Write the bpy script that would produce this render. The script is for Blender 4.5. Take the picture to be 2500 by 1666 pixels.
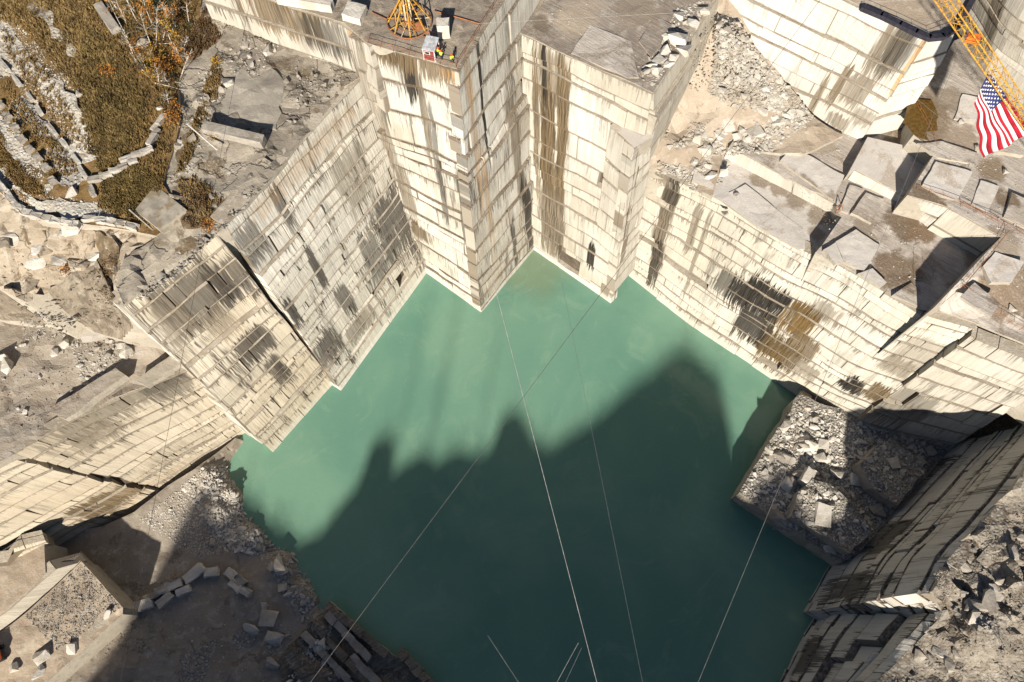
import bpy, bmesh, math, random
import numpy as np
from mathutils import Vector, Matrix, noise as mn
from mathutils.geometry import delaunay_2d_cdt

scene = bpy.context.scene
for o in list(bpy.data.objects):
    bpy.data.objects.remove(o)

# ------------------------------------------------------------------ camera, sky, sun, exposure
CAM_H = 165.0            # metres above the quarry water
TILT = 22.0              # degrees away from straight down
FPX = 1891.0             # focal length in photograph pixels (2500 wide)
cam_d = bpy.data.cameras.new('camera')
cam = bpy.data.objects.new('camera', cam_d)
scene.collection.objects.link(cam)
cam.location = (0, 0, CAM_H)
cam.rotation_euler = (math.radians(TILT), 0, 0)
cam_d.sensor_width = 36.0
cam_d.lens = 36.0 * FPX / 2500.0
cam_d.clip_start = 1.0
cam_d.clip_end = 3000.0
scene.camera = cam

SUN_EL = math.radians(29.0)
SUN_AZ = math.radians(8.5)         # the light travels towards +y, turned a little to +x
world = bpy.data.worlds.new('World')
scene.world = world
world.use_nodes = True
wn = world.node_tree.nodes
bgn = wn['Background']
sky = wn.new('ShaderNodeTexSky')
sky.sky_type = 'NISHITA'
sky.sun_disc = False
sky.sun_elevation = SUN_EL
sky.sun_rotation = math.pi + SUN_AZ
sky.altitude = 500.0
sky.air_density = 0.8
sky.dust_density = 0.4
world.node_tree.links.new(sky.outputs[0], bgn.inputs[0])
bgn.inputs[1].default_value = 0.05
sun_d = bpy.data.lights.new('sun', 'SUN')
sun_d.energy = 5.0
sun_d.angle = math.radians(1.3)
sun_d.color = (1.0, 0.925, 0.80)
sun = bpy.data.objects.new('sun', sun_d)
scene.collection.objects.link(sun)
LDIR = Vector((math.sin(SUN_AZ) * math.cos(SUN_EL), math.cos(SUN_AZ) * math.cos(SUN_EL), -math.sin(SUN_EL)))
sun.rotation_euler = LDIR.to_track_quat('-Z', 'Y').to_euler()
scene.view_settings.view_transform = 'Standard'
scene.view_settings.look = 'None'
scene.view_settings.gamma = 1.0
scene.view_settings.use_curve_mapping = False
scene.view_settings.exposure = 0.9
scene.cycles.use_denoising = True
scene.cycles.max_bounces = 6
scene.cycles.diffuse_bounces = 2

# ------------------------------------------------------------------ measuring: photo pixel + height -> place
_t = math.radians(90 - TILT)
def P(x, y, z=0.0):
    u = (x - 1250.0) / FPX
    v = -(y - 833.0) / FPX
    dx, dy, dz = u, math.cos(_t) + v * math.sin(_t), -math.sin(_t) + v * math.cos(_t)
    k = (z - CAM_H) / dz
    return Vector((dx * k, dy * k, z))

COL = scene.collection
def link(o, parent=None):
    COL.objects.link(o)
    if parent is not None:
        o.parent = parent
    return o
def tag(o, label=None, cat=None, group=None, kind=None):
    if label: o['label'] = label
    if cat: o['category'] = cat
    if group: o['group'] = group
    if kind: o['kind'] = kind
    return o
def mesh_obj(name, verts, faces, mats, parent=None, midx=None, smooth=False):
    me = bpy.data.meshes.new(name)
    me.from_pydata([tuple(v) for v in verts], [], faces)
    if not isinstance(mats, (list, tuple)): mats = [mats]
    for m in mats: me.materials.append(m)
    if midx is not None: me.polygons.foreach_set('material_index', midx)
    if smooth: me.polygons.foreach_set('use_smooth', [True] * len(me.polygons))
    me.update()
    return link(bpy.data.objects.new(name, me), parent)
def empty(name, loc=(0, 0, 0), rz=0.0):
    o = bpy.data.objects.new(name, None)
    o.location = loc
    o.rotation_euler = (0, 0, rz)
    o.empty_display_size = 0.5
    return link(o)

class MB:
    """collects boxes, bars and tubes into one mesh"""
    def __init__(s): s.v = []; s.f = []
    def add(s, vs, fs):
        b = len(s.v); s.v += [Vector(v) for v in vs]; s.f += [tuple(i + b for i in f) for f in fs]
    def box(s, c, size, rz=0.0, jit=0.0, rnd=None):
        cx, cy, cz = c; hx, hy, hz = size[0] / 2, size[1] / 2, size[2] / 2
        vs = []
        for z in (-1, 1):
            for x, y in ((-1, -1), (1, -1), (1, 1), (-1, 1)):
                px, py, pz = x * hx, y * hy, z * hz
                if jit: px += rnd.uniform(-jit, jit); py += rnd.uniform(-jit, jit); pz += rnd.uniform(-jit, jit)
                vs.append((cx + px * math.cos(rz) - py * math.sin(rz), cy + px * math.sin(rz) + py * math.cos(rz), cz + pz))
        s.add(vs, [(3, 2, 1, 0), (4, 5, 6, 7), (0, 1, 5, 4), (1, 2, 6, 5), (2, 3, 7, 6), (3, 0, 4, 7)])
    def tube(s, pts, r, n=5, r1=None):
        pts = [Vector(p) for p in pts]; m = len(pts); vs = []; fs = []
        for i, p in enumerate(pts):
            d = (pts[min(i + 1, m - 1)] - pts[max(i - 1, 0)])
            if d.length < 1e-6: d = Vector((0, 0, 1))
            d.normalize()
            a = d.cross(Vector((0.31, 0.2, 0.93))); a.normalize(); b = d.cross(a)
            rr = r if r1 is None else r + (r1 - r) * i / (m - 1)
            for k in range(n):
                t = 2 * math.pi * k / n
                vs.append(p + a * (math.cos(t) * rr) + b * (math.sin(t) * rr))
        for i in range(m - 1):
            for k in range(n):
                fs.append((i * n + k, i * n + (k + 1) % n, (i + 1) * n + (k + 1) % n, (i + 1) * n + k))
        fs.append(tuple(range(n - 1, -1, -1))); fs.append(tuple((m - 1) * n + k for k in range(n)))
        s.add(vs, fs)
    def build(s, name, mat, parent=None, smooth=False):
        return mesh_obj(name, s.v, s.f, mat, parent, smooth=smooth)

# ------------------------------------------------------------------ materials
class NT:
    def __init__(s, name):
        s.m = bpy.data.materials.new(name); s.m.use_nodes = True
        s.t = s.m.node_tree; s.n = s.t.nodes; s.bsdf = s.n['Principled BSDF']
        s._pos = None
    def lk(s, a, b): s.t.links.new(a, b)
    def put(s, inp, v):
        if v is None: return
        if isinstance(v, bpy.types.NodeSocket): s.lk(v, inp)
        else:
            if hasattr(inp.default_value, '__len__') and not isinstance(v, (int, float)):
                n = len(inp.default_value); v = tuple(v)
                if len(v) < n: v = v + (1.0,) * (n - len(v))
            inp.default_value = v
    def math(s, op, a, b=None, c=None, clamp=False):
        n = s.n.new('ShaderNodeMath'); n.operation = op; n.use_clamp = clamp
        s.put(n.inputs[0], a); s.put(n.inputs[1], b); s.put(n.inputs[2], c)
        return n.outputs[0]
    def mul(s, a, b): return s.math('MULTIPLY', a, b)
    def add(s, a, b): return s.math('ADD', a, b)
    def sub(s, a, b): return s.math('SUBTRACT', a, b)
    def ramp(s, v, lo, hi, a=0.0, b=1.0):
        n = s.n.new('ShaderNodeMapRange'); n.clamp = True; n.interpolation_type = 'SMOOTHSTEP'
        s.put(n.inputs[0], v); s.put(n.inputs[1], lo); s.put(n.inputs[2], hi); s.put(n.inputs[3], a); s.put(n.inputs[4], b)
        return n.outputs[0]
    def mix(s, f, a, b, mode='MIX'):
        n = s.n.new('ShaderNodeMix'); n.data_type = 'RGBA'; n.blend_type = mode
        s.put(n.inputs[0], f); s.put(n.inputs[6], a); s.put(n.inputs[7], b)
        return n.outputs[2]
    def pos(s):
        if s._pos is None: s._pos = s.n.new('ShaderNodeNewGeometry').outputs['Position']
        return s._pos
    def vmul(s, v, k):
        n = s.n.new('ShaderNodeVectorMath'); n.operation = 'MULTIPLY'; s.put(n.inputs[0], v); s.put(n.inputs[1], k)
        return n.outputs[0]
    def xyz(s, x, y, z):
        n = s.n.new('ShaderNodeCombineXYZ'); s.put(n.inputs[0], x); s.put(n.inputs[1], y); s.put(n.inputs[2], z)
        return n.outputs[0]
    def sep(s, v):
        n = s.n.new('ShaderNodeSeparateXYZ'); s.put(n.inputs[0], v); return n.outputs
    def noise(s, vec, scale=1.0, detail=3.0, rough=0.55, dist=0.0):
        n = s.n.new('ShaderNodeTexNoise'); s.put(n.inputs['Vector'], vec)
        n.inputs['Scale'].default_value = scale; n.inputs['Detail'].default_value = detail
        n.inputs['Roughness'].default_value = rough; n.inputs['Distortion'].default_value = dist
        return n.outputs[0]
    def voro(s, vec, scale=1.0, feature='F1'):
        n = s.n.new('ShaderNodeTexVoronoi'); n.feature = feature; s.put(n.inputs['Vector'], vec)
        n.inputs['Scale'].default_value = scale
        return n.outputs
    def uv(s, name):
        n = s.n.new('ShaderNodeUVMap'); n.uv_map = name; return n.outputs[0]
    def rand(s): return s.n.new('ShaderNodeObjectInfo').outputs['Random']
    def bump(s, h, strength=0.5, dist=0.1):
        n = s.n.new('ShaderNodeBump'); n.inputs['Strength'].default_value = strength; n.inputs['Distance'].default_value = dist
        s.lk(h, n.inputs['Height']); s.lk(n.outputs[0], s.bsdf.inputs['Normal'])
    def done(s, color, rough=0.9, spec=0.2, metal=0.0):
        s.put(s.bsdf.inputs['Base Color'], color); s.put(s.bsdf.inputs['Roughness'], rough)
        s.put(s.bsdf.inputs['Specular IOR Level'], spec); s.put(s.bsdf.inputs['Metallic'], metal)
        return s.m

def plain(name, col, rough=0.6, metal=0.0, wear=None, wscale=2.0):
    n = NT(name)
    c = n.noise(n.pos(), wscale, 4)
    dark = tuple(k * 0.6 for k in col)
    a = n.mix(n.ramp(c, 0.35, 0.7), dark, col)
    if wear: a = n.mix(n.ramp(n.noise(n.pos(), wscale * 1.7, 5), 0.52, 0.62), a, wear)
    return n.done(a, rough, 0.3, metal)

def granite(name, white=(0.47, 0.44, 0.385), tan=(0.40, 0.36, 0.295), dark=(0.055, 0.048, 0.041), off=0.0,
            streak=0.5, fringe=0.5, masks=(), cord=0.5, browny=(0.135, 0.095, 0.058)):
    """quarried granite face; UVMap = metres along the face / height, 'local' = place on the single block"""
    n = NT(name)
    su = n.sep(n.uv('UVMap')); sl = n.sep(n.uv('local'))
    u, v = n.add(su[0], off), su[1]
    vl = sl[1]
    r = n.rand()
    wob = n.mul(n.noise(n.xyz(n.mul(u, 0.2), n.mul(v, 0.2), off), 1.0, 2), 0.9)
    uw = n.add(u, wob)
    s1 = n.noise(n.xyz(n.mul(uw, 0.30), n.mul(v, 0.035), n.mul(r, 0.3)), 1.0, 3, 0.6)
    s2 = n.noise(n.xyz(n.mul(uw, 1.25), n.mul(v, 0.05), n.mul(r, 3.0)), 1.0, 3, 0.65)
    s3 = n.noise(n.xyz(n.mul(uw, 3.4), n.mul(v, 0.12), n.mul(r, 5.0)), 1.0, 3, 0.7)
    reg = n.noise(n.xyz(n.mul(u, 0.055), n.mul(v, 0.045), off + 3.3), 1.0, 3)
    fine = n.noise(n.pos(), 1.4, 5, 0.65)
    c = n.mix(n.ramp(reg, 0.35, 0.65), white, tan)
    c = n.mix(n.mul(n.ramp(s2, 0.42, 0.62), 0.45), c, tuple(k * 0.72 for k in tan))
    c = n.mix(n.mul(n.ramp(fine, 0.45, 0.75), 0.22), c, (0.30, 0.27, 0.22))
    c = n.mix(n.mul(n.ramp(r, 0.1, 0.9), 0.35), c, tuple(k * 0.80 for k in white))
    # fringe of dark runs below each ledge
    top = n.sub(1.0, vl)
    ln = n.mul(n.ramp(s3, 0.42, 0.78), n.ramp(n.noise(n.xyz(n.mul(u, 0.16), n.mul(v, 0.16), off + 9), 1.0, 2), 0.38, 0.62, 0.05, 1.1))
    fr = n.ramp(n.sub(ln, n.mul(top, 0.85)), 0.0, 0.22)
    c = n.mix(n.mul(fr, fringe), c, dark)
    # broad streaks
    st = n.mul(n.ramp(s1, 0.53, 0.63), n.ramp(s3, 0.40, 0.54))
    st = n.mul(st, n.ramp(reg, 0.36, 0.54))
    c = n.mix(n.mul(st, streak), c, dark)
    # named stains
    c2 = n.noise(n.xyz(n.mul(uw, 1.15), n.mul(v, 0.040), off + 1.7), 1.0, 3, 0.65)
    c3 = n.noise(n.xyz(n.mul(uw, 3.6), n.mul(v, 0.075), off + 4.1), 1.0, 4, 0.7)
    for (u0, v0, hu, hv, col, k) in masks:
        hu, hv = hu * 1.2, hv * 1.2
        du = n.math('ABSOLUTE', n.sub(n.add(su[0], n.mul(n.sub(s1, 0.5), hu * 1.2)), u0))
        dv = n.math('ABSOLUTE', n.sub(n.add(v, n.mul(n.sub(c3, 0.5), hv * 2.6)), v0))
        m = n.mul(n.ramp(du, hu * 0.4, hu * 1.3, 1.0, 0.0), n.ramp(dv, hv * 0.5, hv * 1.3, 1.0, 0.0))
        sx = n.add(n.mul(n.add(n.mul(c2, 0.5), n.mul(c3, 0.5)), 1.7), n.add(-0.35, n.mul(n.sub(r, 0.5), 0.14)))
        m = n.mul(n.ramp(n.add(sx, n.mul(n.sub(m, 0.5), 0.62)), 0.50, 0.70), n.ramp(m, 0.02, 0.25))
        cc = n.mix(n.ramp(c3, 0.38, 0.62), tuple(q * 0.5 for q in col), tuple(min(1.0, q * 1.5 + 0.008) for q in col))
        c = n.mix(n.mul(m, min(1.0, k + 0.08)), c, cc)
    ed = n.ramp(n.add(n.math('ABSOLUTE', n.sub(vl, 0.5)), n.mul(n.sub(fine, 0.5), 0.05)), 0.435, 0.495)
    eu = n.ramp(n.math('ABSOLUTE', n.sub(sl[0], 0.5)), 0.478, 0.5)
    c = n.mix(n.mul(n.math('MAXIMUM', ed, n.mul(eu, n.ramp(r, 0.35, 0.95))), 0.72), c, browny)
    # washed band just above the water
    wl = n.ramp(n.add(v, n.mul(n.sub(fine, 0.5), 1.5)), 1.6, 2.6, 0.75, 0.0)
    c = n.mix(wl, c, tuple(k * 0.93 for k in white))
    h = n.add(n.mul(n.noise(n.xyz(n.mul(u, 2.6), n.mul(v, 0.03), r), 1.0, 1), cord), n.mul(fine, 0.5))
    n.bump(h, 0.45, 0.25)
    return n.done(c, 0.92, 0.15)

def ground(name, cols, big=0.08, mid=0.6, crack=0.0, scrape=0.0, bump=0.5, pebble=0.0, ang=0.0, speck=None, spots=()):
    """rock, dirt or gravel floors from up to four colours"""
    n = NT(name); p = n.pos()
    a = n.noise(p, big, 5, 0.6, 0.4); b = n.noise(p, mid, 5, 0.65); f = n.noise(p, 3.5, 4, 0.7)
    c = n.mix(n.ramp(a, 0.40, 0.60), cols[0], cols[1])
    if len(cols) > 2: c = n.mix(n.ramp(b, 0.50, 0.68), c, cols[2])
    if len(cols) > 3: c = n.mix(n.mul(n.ramp(n.noise(p, big * 2.3, 4, 0.7, 0.8), 0.55, 0.64), n.ramp(f, 0.3, 0.55)), c, cols[3])
    c = n.mix(n.mul(n.ramp(f, 0.35, 0.7), 0.28), c, tuple(k * 0.55 for k in cols[0]))
    h = n.add(n.mul(b, 0.6), n.mul(f, 0.35))
    if scrape:
        s = n.sep(p); ca, sa = math.cos(ang), math.sin(ang)
        al = n.add(n.mul(s[0], ca), n.mul(s[1], sa)); ac = n.sub(n.mul(s[1], ca), n.mul(s[0], sa))
        sc = n.noise(n.xyz(n.mul(al, 0.18), n.mul(ac, 2.4), n.mul(s[2], 0.4)), 1.0, 4, 0.7)
        c = n.mix(n.mul(n.ramp(sc, 0.42, 0.66), scrape), c, tuple(k * 0.45 for k in cols[0]))
        h = n.add(h, n.mul(sc, 0.8 * scrape))
    if crack:
        dv = n.n.new('ShaderNodeVectorMath'); dv.operation = 'MULTIPLY_ADD'
        nz = n.n.new('ShaderNodeTexNoise'); nz.inputs['Scale'].default_value = 0.25; nz.inputs['Detail'].default_value = 4; n.lk(p, nz.inputs['Vector'])
        n.lk(nz.outputs[1], dv.inputs[0]); dv.inputs[1].default_value = (9, 9, 4); n.lk(p, dv.inputs[2])
        d = n.voro(dv.outputs[0], 0.11, 'DISTANCE_TO_EDGE')[0]
        k = n.ramp(n.add(d, n.mul(n.sub(b, 0.5), 0.10)), 0.0, 0.03, 1.0, 0.0)
        c = n.mix(n.mul(k, n.mul(n.ramp(a, 0.35, 0.6), crack)), c, tuple(q * 0.25 for q in cols[0]))
        h = n.sub(h, n.mul(k, 1.2 * crack))
    if pebble:
        vo = n.voro(p, 1.9)
        c = n.mix(n.mul(n.ramp(n.sep(vo[1])[0], 0.2, 0.9), pebble), c, speck or (0.50, 0.475, 0.43))
        d = n.ramp(vo[0], 0.25, 0.62)
        c = n.mix(n.mul(d, pebble * 0.8), c, tuple(k * 0.35 for k in cols[0]))
        h = n.sub(h, n.mul(d, 1.4 * pebble))
    if spots:
        sp = n.sep(p)
        for (px, py, pz, r, col) in spots:
            q = P(px, py, pz)
            d = n.math('SQRT', n.add(n.math('POWER', n.sub(sp[0], q.x), 2.0), n.math('POWER', n.sub(sp[1], q.y), 2.0)))
            k = n.ramp(n.add(d, n.mul(n.sub(n.add(a, n.mul(b, 0.8)), 0.9), r * 2.2)), r * 0.7, r * 1.15, 1.0, 0.0)
            c = n.mix(n.mul(k, n.ramp(f, 0.25, 0.6, 0.6, 0.95)), c, col)
    n.bump(h, bump, 0.45)
    return n.done(c, 0.95, 0.12)

M = {}
M['core'] = ground('joint_rock', [(0.11, 0.09, 0.07), (0.08, 0.065, 0.05), (0.15, 0.12, 0.09)], 0.3, 1.0)
M['side'] = ground('cut_rock_side', [(0.400, 0.360, 0.296), (0.336, 0.296, 0.240), (0.288, 0.256, 0.208)], 0.15, 0.8)
M['ledge'] = ground('ledge_dust', [(0.25, 0.205, 0.155), (0.17, 0.13, 0.09), (0.33, 0.285, 0.225)], 0.25, 1.2, pebble=0.1)
M['ledgelt'] = ground('pale_ledge', [(0.40, 0.355, 0.29), (0.31, 0.265, 0.205), (0.46, 0.415, 0.345)], 0.25, 1.2)
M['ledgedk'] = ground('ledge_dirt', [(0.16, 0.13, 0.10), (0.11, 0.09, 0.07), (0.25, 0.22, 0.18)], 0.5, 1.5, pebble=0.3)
M['plateau'] = ground('trodden_dirt', [(0.230, 0.193, 0.156), (0.304, 0.258, 0.202), (0.156, 0.129, 0.101), (0.368, 0.313, 0.239)], 0.12, 0.7, bump=0.6)
M['mid'] = ground('scraped_terrace', [(0.304, 0.262, 0.221), (0.221, 0.184, 0.152), (0.386, 0.350, 0.304), (0.184, 0.152, 0.124)], 0.07, 0.5, scrape=0.55, ang=math.radians(-38), spots=[(1400, 60, 62, 3.2, (0.33, 0.275, 0.215)), (1430, 20, 62, 3, (0.30, 0.25, 0.2)), (1560, 30, 62, 4, (0.22, 0.18, 0.14)), (1320, 60, 62, 2, (0.16, 0.13, 0.1))])
M['slab'] = ground('pale_slab', [(0.506, 0.471, 0.437), (0.460, 0.425, 0.385), (0.552, 0.512, 0.460), (0.380, 0.322, 0.265)], 0.06, 0.35, bump=0.3, spots=[(1860, 440, 42, 2.2, (0.20, 0.16, 0.12)), (1900, 460, 42, 2.4, (0.21, 0.165, 0.125)), (1950, 490, 42, 2.6, (0.20, 0.16, 0.12)), (2000, 525, 42, 2.8, (0.21, 0.17, 0.13)), (1990, 570, 42, 2.0, (0.24, 0.2, 0.155))])
M['terr'] = ground('terrace_rock', [(0.437, 0.393, 0.350), (0.361, 0.312, 0.268), (0.503, 0.459, 0.404), (0.240, 0.191, 0.147)], 0.06, 0.4, scrape=0.5, ang=math.radians(-38), bump=0.5, spots=[(2205, 545, 45, 4.5, (0.13, 0.095, 0.065)), (2245, 570, 45, 3, (0.15, 0.10, 0.06)), (2190, 660, 45, 4.2, (0.14, 0.10, 0.065)), (2110, 560, 45, 3.5, (0.22, 0.18, 0.14)), (1960, 335, 45, 4, (0.30, 0.25, 0.20)), (2010, 350, 45, 3, (0.28, 0.235, 0.185)), (2470, 700, 50, 5, (0.15, 0.11, 0.075)), (2450, 490, 51, 2.5, (0.14, 0.10, 0.065)), (2420, 420, 51, 2.5, (0.2, 0.15, 0.1)), (2300, 250, 51, 3.5, (0.22, 0.18, 0.14)), (2250, 290, 51, 5, (0.17, 0.125, 0.085)), (2350, 340, 51, 3, (0.24, 0.19, 0.145)), (2450, 600, 51, 3, (0.25, 0.205, 0.16))])
M['pit'] = ground('pit_dirt', [(0.24, 0.195, 0.155), (0.31, 0.26, 0.21), (0.19, 0.155, 0.12)], 0.1, 0.8, bump=0.6)
M['dirt'] = ground('chute_dirt', [(0.361, 0.301, 0.237), (0.292, 0.237, 0.181), (0.404, 0.353, 0.292), (0.232, 0.181, 0.133)], 0.09, 0.5, bump=0.6)
M['shelf'] = ground('weathered_shelf', [(0.285, 0.250, 0.202), (0.215, 0.186, 0.152), (0.345, 0.305, 0.245), (0.125, 0.092, 0.058)], 0.07, 0.35, crack=0.6, bump=0.7)
M['dome'] = ground('smooth_rock', [(0.290, 0.260, 0.218), (0.215, 0.192, 0.165), (0.345, 0.310, 0.262)], 0.1, 0.4, bump=0.35)
M['tanslab'] = ground('tan_slabs', [(0.370, 0.308, 0.233), (0.317, 0.260, 0.194), (0.422, 0.374, 0.304), (0.132, 0.092, 0.057)], 0.09, 0.4, crack=0.5, scrape=0.2, bump=0.6)
M['strata'] = ground('striped_slope', [(0.255, 0.212, 0.162), (0.187, 0.153, 0.115), (0.323, 0.281, 0.221), (0.111, 0.085, 0.060)], 0.08, 0.4, scrape=0.9, ang=math.radians(30), bump=0.8)
M['dirtw'] = ground('dusty_dirt', [(0.320, 0.276, 0.224), (0.264, 0.220, 0.172), (0.360, 0.320, 0.276), (0.200, 0.160, 0.124)], 0.1, 0.6, bump=0.7)
M['floor'] = ground('damp_floor', [(0.285, 0.245, 0.20), (0.225, 0.19, 0.152), (0.36, 0.32, 0.275), (0.165, 0.13, 0.098)], 0.08, 0.5, bump=0.5)
M['sand'] = ground('sandy_floor', [(0.377, 0.307, 0.234), (0.328, 0.262, 0.197), (0.426, 0.369, 0.295), (0.271, 0.205, 0.148)], 0.12, 0.6, bump=0.5)
M['gravel'] = ground('crushed_gravel', [(0.281, 0.257, 0.226), (0.226, 0.203, 0.176), (0.343, 0.320, 0.289)], 0.2, 1.0, pebble=0.5, bump=0.8)
M['wgravel'] = ground('white_gravel', [(0.47, 0.435, 0.375), (0.38, 0.335, 0.27), (0.53, 0.50, 0.45), (0.18, 0.13, 0.075)], 0.12, 0.6, pebble=0.2, bump=0.8)
M['brush'] = ground('autumn_grass_ground', [(0.17, 0.108, 0.045), (0.13, 0.083, 0.034), (0.215, 0.145, 0.066), (0.23, 0.14, 0.07)], 0.08, 0.7, bump=0.8)
M['se'] = ground('broken_rim_rock', [(0.245, 0.211, 0.170), (0.190, 0.160, 0.129), (0.313, 0.279, 0.231), (0.116, 0.092, 0.065)], 0.07, 0.45, crack=0.35, bump=0.9, pebble=0.15)
M['rim'] = ground('rim_soil', [(0.20, 0.17, 0.13), (0.26, 0.22, 0.17)], 0.1, 0.5)

def rockmat(name, a, b, c):
    n = NT(name); p = n.pos()
    x = n.noise(p, 0.9, 5, 0.65); r = n.rand()
    col = n.mix(n.ramp(x, 0.35, 0.65), a, b)
    col = n.mix(n.mul(n.ramp(n.noise(p, 0.25, 3), 0.5, 0.65), 0.7), col, c)
    n.bump(n.noise(p, 2.0, 5, 0.7), 0.5, 0.3)
    return n.done(col, 0.92, 0.15)
M['boulder'] = rockmat('boulder_granite', (0.420, 0.391, 0.344), (0.353, 0.323, 0.281), (0.286, 0.244, 0.193))
M['whiteblock'] = rockmat('fresh_granite', (0.528, 0.493, 0.440), (0.466, 0.431, 0.378), (0.370, 0.326, 0.264))
M['greyblock'] = rockmat('grey_granite', (0.320, 0.288, 0.245), (0.255, 0.229, 0.198), (0.195, 0.165, 0.132))
M['darkrock'] = rockmat('dark_rubble', (0.27, 0.24, 0.20), (0.20, 0.175, 0.145), (0.14, 0.115, 0.09))

M['yellow'] = plain('yellow_paint', (0.58, 0.32, 0.04), 0.45, wear=(0.30, 0.13, 0.04))
M['cream'] = plain('weathered_white_paint', (0.72, 0.62, 0.45), 0.6, wear=(0.45, 0.22, 0.07))
M['rust'] = plain('rusty_steel', (0.33, 0.13, 0.05), 0.8)
M['orange'] = plain('orange_paint', (0.80, 0.17, 0.03), 0.45)
M['black'] = plain('black_rubber', (0.02, 0.02, 0.022), 0.6)
M['steel'] = plain('grey_steel', (0.33, 0.33, 0.33), 0.45, 0.3)
M['roofgrey'] = plain('grey_roof_sheet', (0.50, 0.51, 0.53), 0.45)
M['redboard'] = plain('dull_red_board', (0.26, 0.055, 0.05), 0.7)
M['whitepaint'] = plain('white_trim_paint', (0.75, 0.74, 0.72), 0.6)
M['glass'] = plain('dark_glass', (0.03, 0.035, 0.04), 0.1)
M['vest'] = plain('hi_vis_yellow', (0.62, 0.85, 0.04), 0.7)
M['helmet'] = plain('red_helmet', (0.80, 0.10, 0.03), 0.4)
M['navycloth'] = plain('dark_work_trousers', (0.03, 0.035, 0.05), 0.9)
M['skin'] = plain('skin', (0.50, 0.30, 0.21), 0.6)
M['cable'] = plain('steel_cable', (0.30, 0.28, 0.26), 0.5, 0.2)
M['palecable'] = plain('bright_cable', (0.40, 0.385, 0.36), 0.5, 0.0)
M['duskcable'] = plain('greasy_cable', (0.13, 0.12, 0.11), .6)
M['darkcable'] = plain('dark_cable', (0.05, 0.047, 0.045), 0.7)
M['flagred'] = plain('flag_red', (0.34, 0.008, 0.022), 0.85, wscale=0.5)
M['flagwhite'] = plain('flag_white', (0.80, 0.79, 0.78), 0.85, wscale=0.3)
M['flagblue'] = plain('flag_blue', (0.025, 0.032, 0.12), 0.85, wscale=0.5)
M['bark'] = plain('birch_bark', (0.62, 0.57, 0.50), 0.8, wear=(0.10, 0.08, 0.06))
M['twig'] = plain('twig', (0.16, 0.10, 0.06), 0.9)
M['leafo'] = plain('orange_leaves', (0.42, 0.17, 0.025), 0.8, wscale=1.0)
M['leafy'] = plain('yellow_leaves', (0.40, 0.23, 0.03), 0.8, wscale=1.0)
M['leafg'] = plain('dark_needles', (0.035, 0.05, 0.02), 0.8, wscale=1.0)
M['leafb'] = plain('brown_shrub', (0.15, 0.085, 0.035), 0.9, wscale=1.0)
M['tuft'] = plain('dry_grass', (0.25, 0.162, 0.058), 0.9, wscale=0.4)
M['tuftg'] = plain('olive_grass', (0.18, 0.132, 0.046), 0.9, wscale=0.4)
M['concrete'] = plain('old_concrete', (0.36, 0.32, 0.26), 0.9, wear=(0.22, 0.17, 0.11), wscale=0.5)

def water_mat():
    n = NT('milky_green_water'); p = n.pos()
    a = n.noise(p, 0.03, 4, 0.55, 0.6)
    c = n.mix(n.ramp(a, 0.35, 0.65), (0.102, 0.212, 0.160), (0.142, 0.258, 0.186))
    sp = n.sep(p); q = P(1300, 650, 0)
    d = n.math('SQRT', n.add(n.math('POWER', n.sub(sp[0], q.x), 2.0), n.math('POWER', n.sub(sp[1], q.y), 2.0)))
    c = n.mix(n.ramp(n.add(d, n.mul(n.sub(n.noise(p, 0.2, 4), 0.5), 9.0)), 3.0, 12.0, 0.6, 0.0), c, (0.16, 0.19, 0.115))
    st = n.noise(p, 0.09, 6, 0.7, 1.6)
    c = n.mix(n.mul(n.ramp(st, 0.52, 0.66), 0.35), c, (0.185, 0.290, 0.205))
    n.bump(n.add(n.noise(p, 1.1, 3, 0.6), n.mul(n.noise(p, 0.25, 2), 0.6)), 0.10, 0.3)
    n.bsdf.inputs['IOR'].default_value = 1.33
    return n.done(c, 0.07, 0.5)
M['water'] = water_mat()

# ------------------------------------------------------------------ terrain patches
def in_poly(x, y, poly):
    x = np.asarray(x); y = np.asarray(y); r = np.zeros(x.shape, bool); j = len(poly) - 1
    for i in range(len(poly)):
        xi, yi = poly[i][0], poly[i][1]; xj, yj = poly[j][0], poly[j][1]
        with np.errstate(divide='ignore', invalid='ignore'):
            c = ((yi > y) != (yj > y)) & (x < (xj - xi) * (y - yi) / (yj - yi + 1e-12) + xi)
        r ^= c; j = i
    return r

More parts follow.
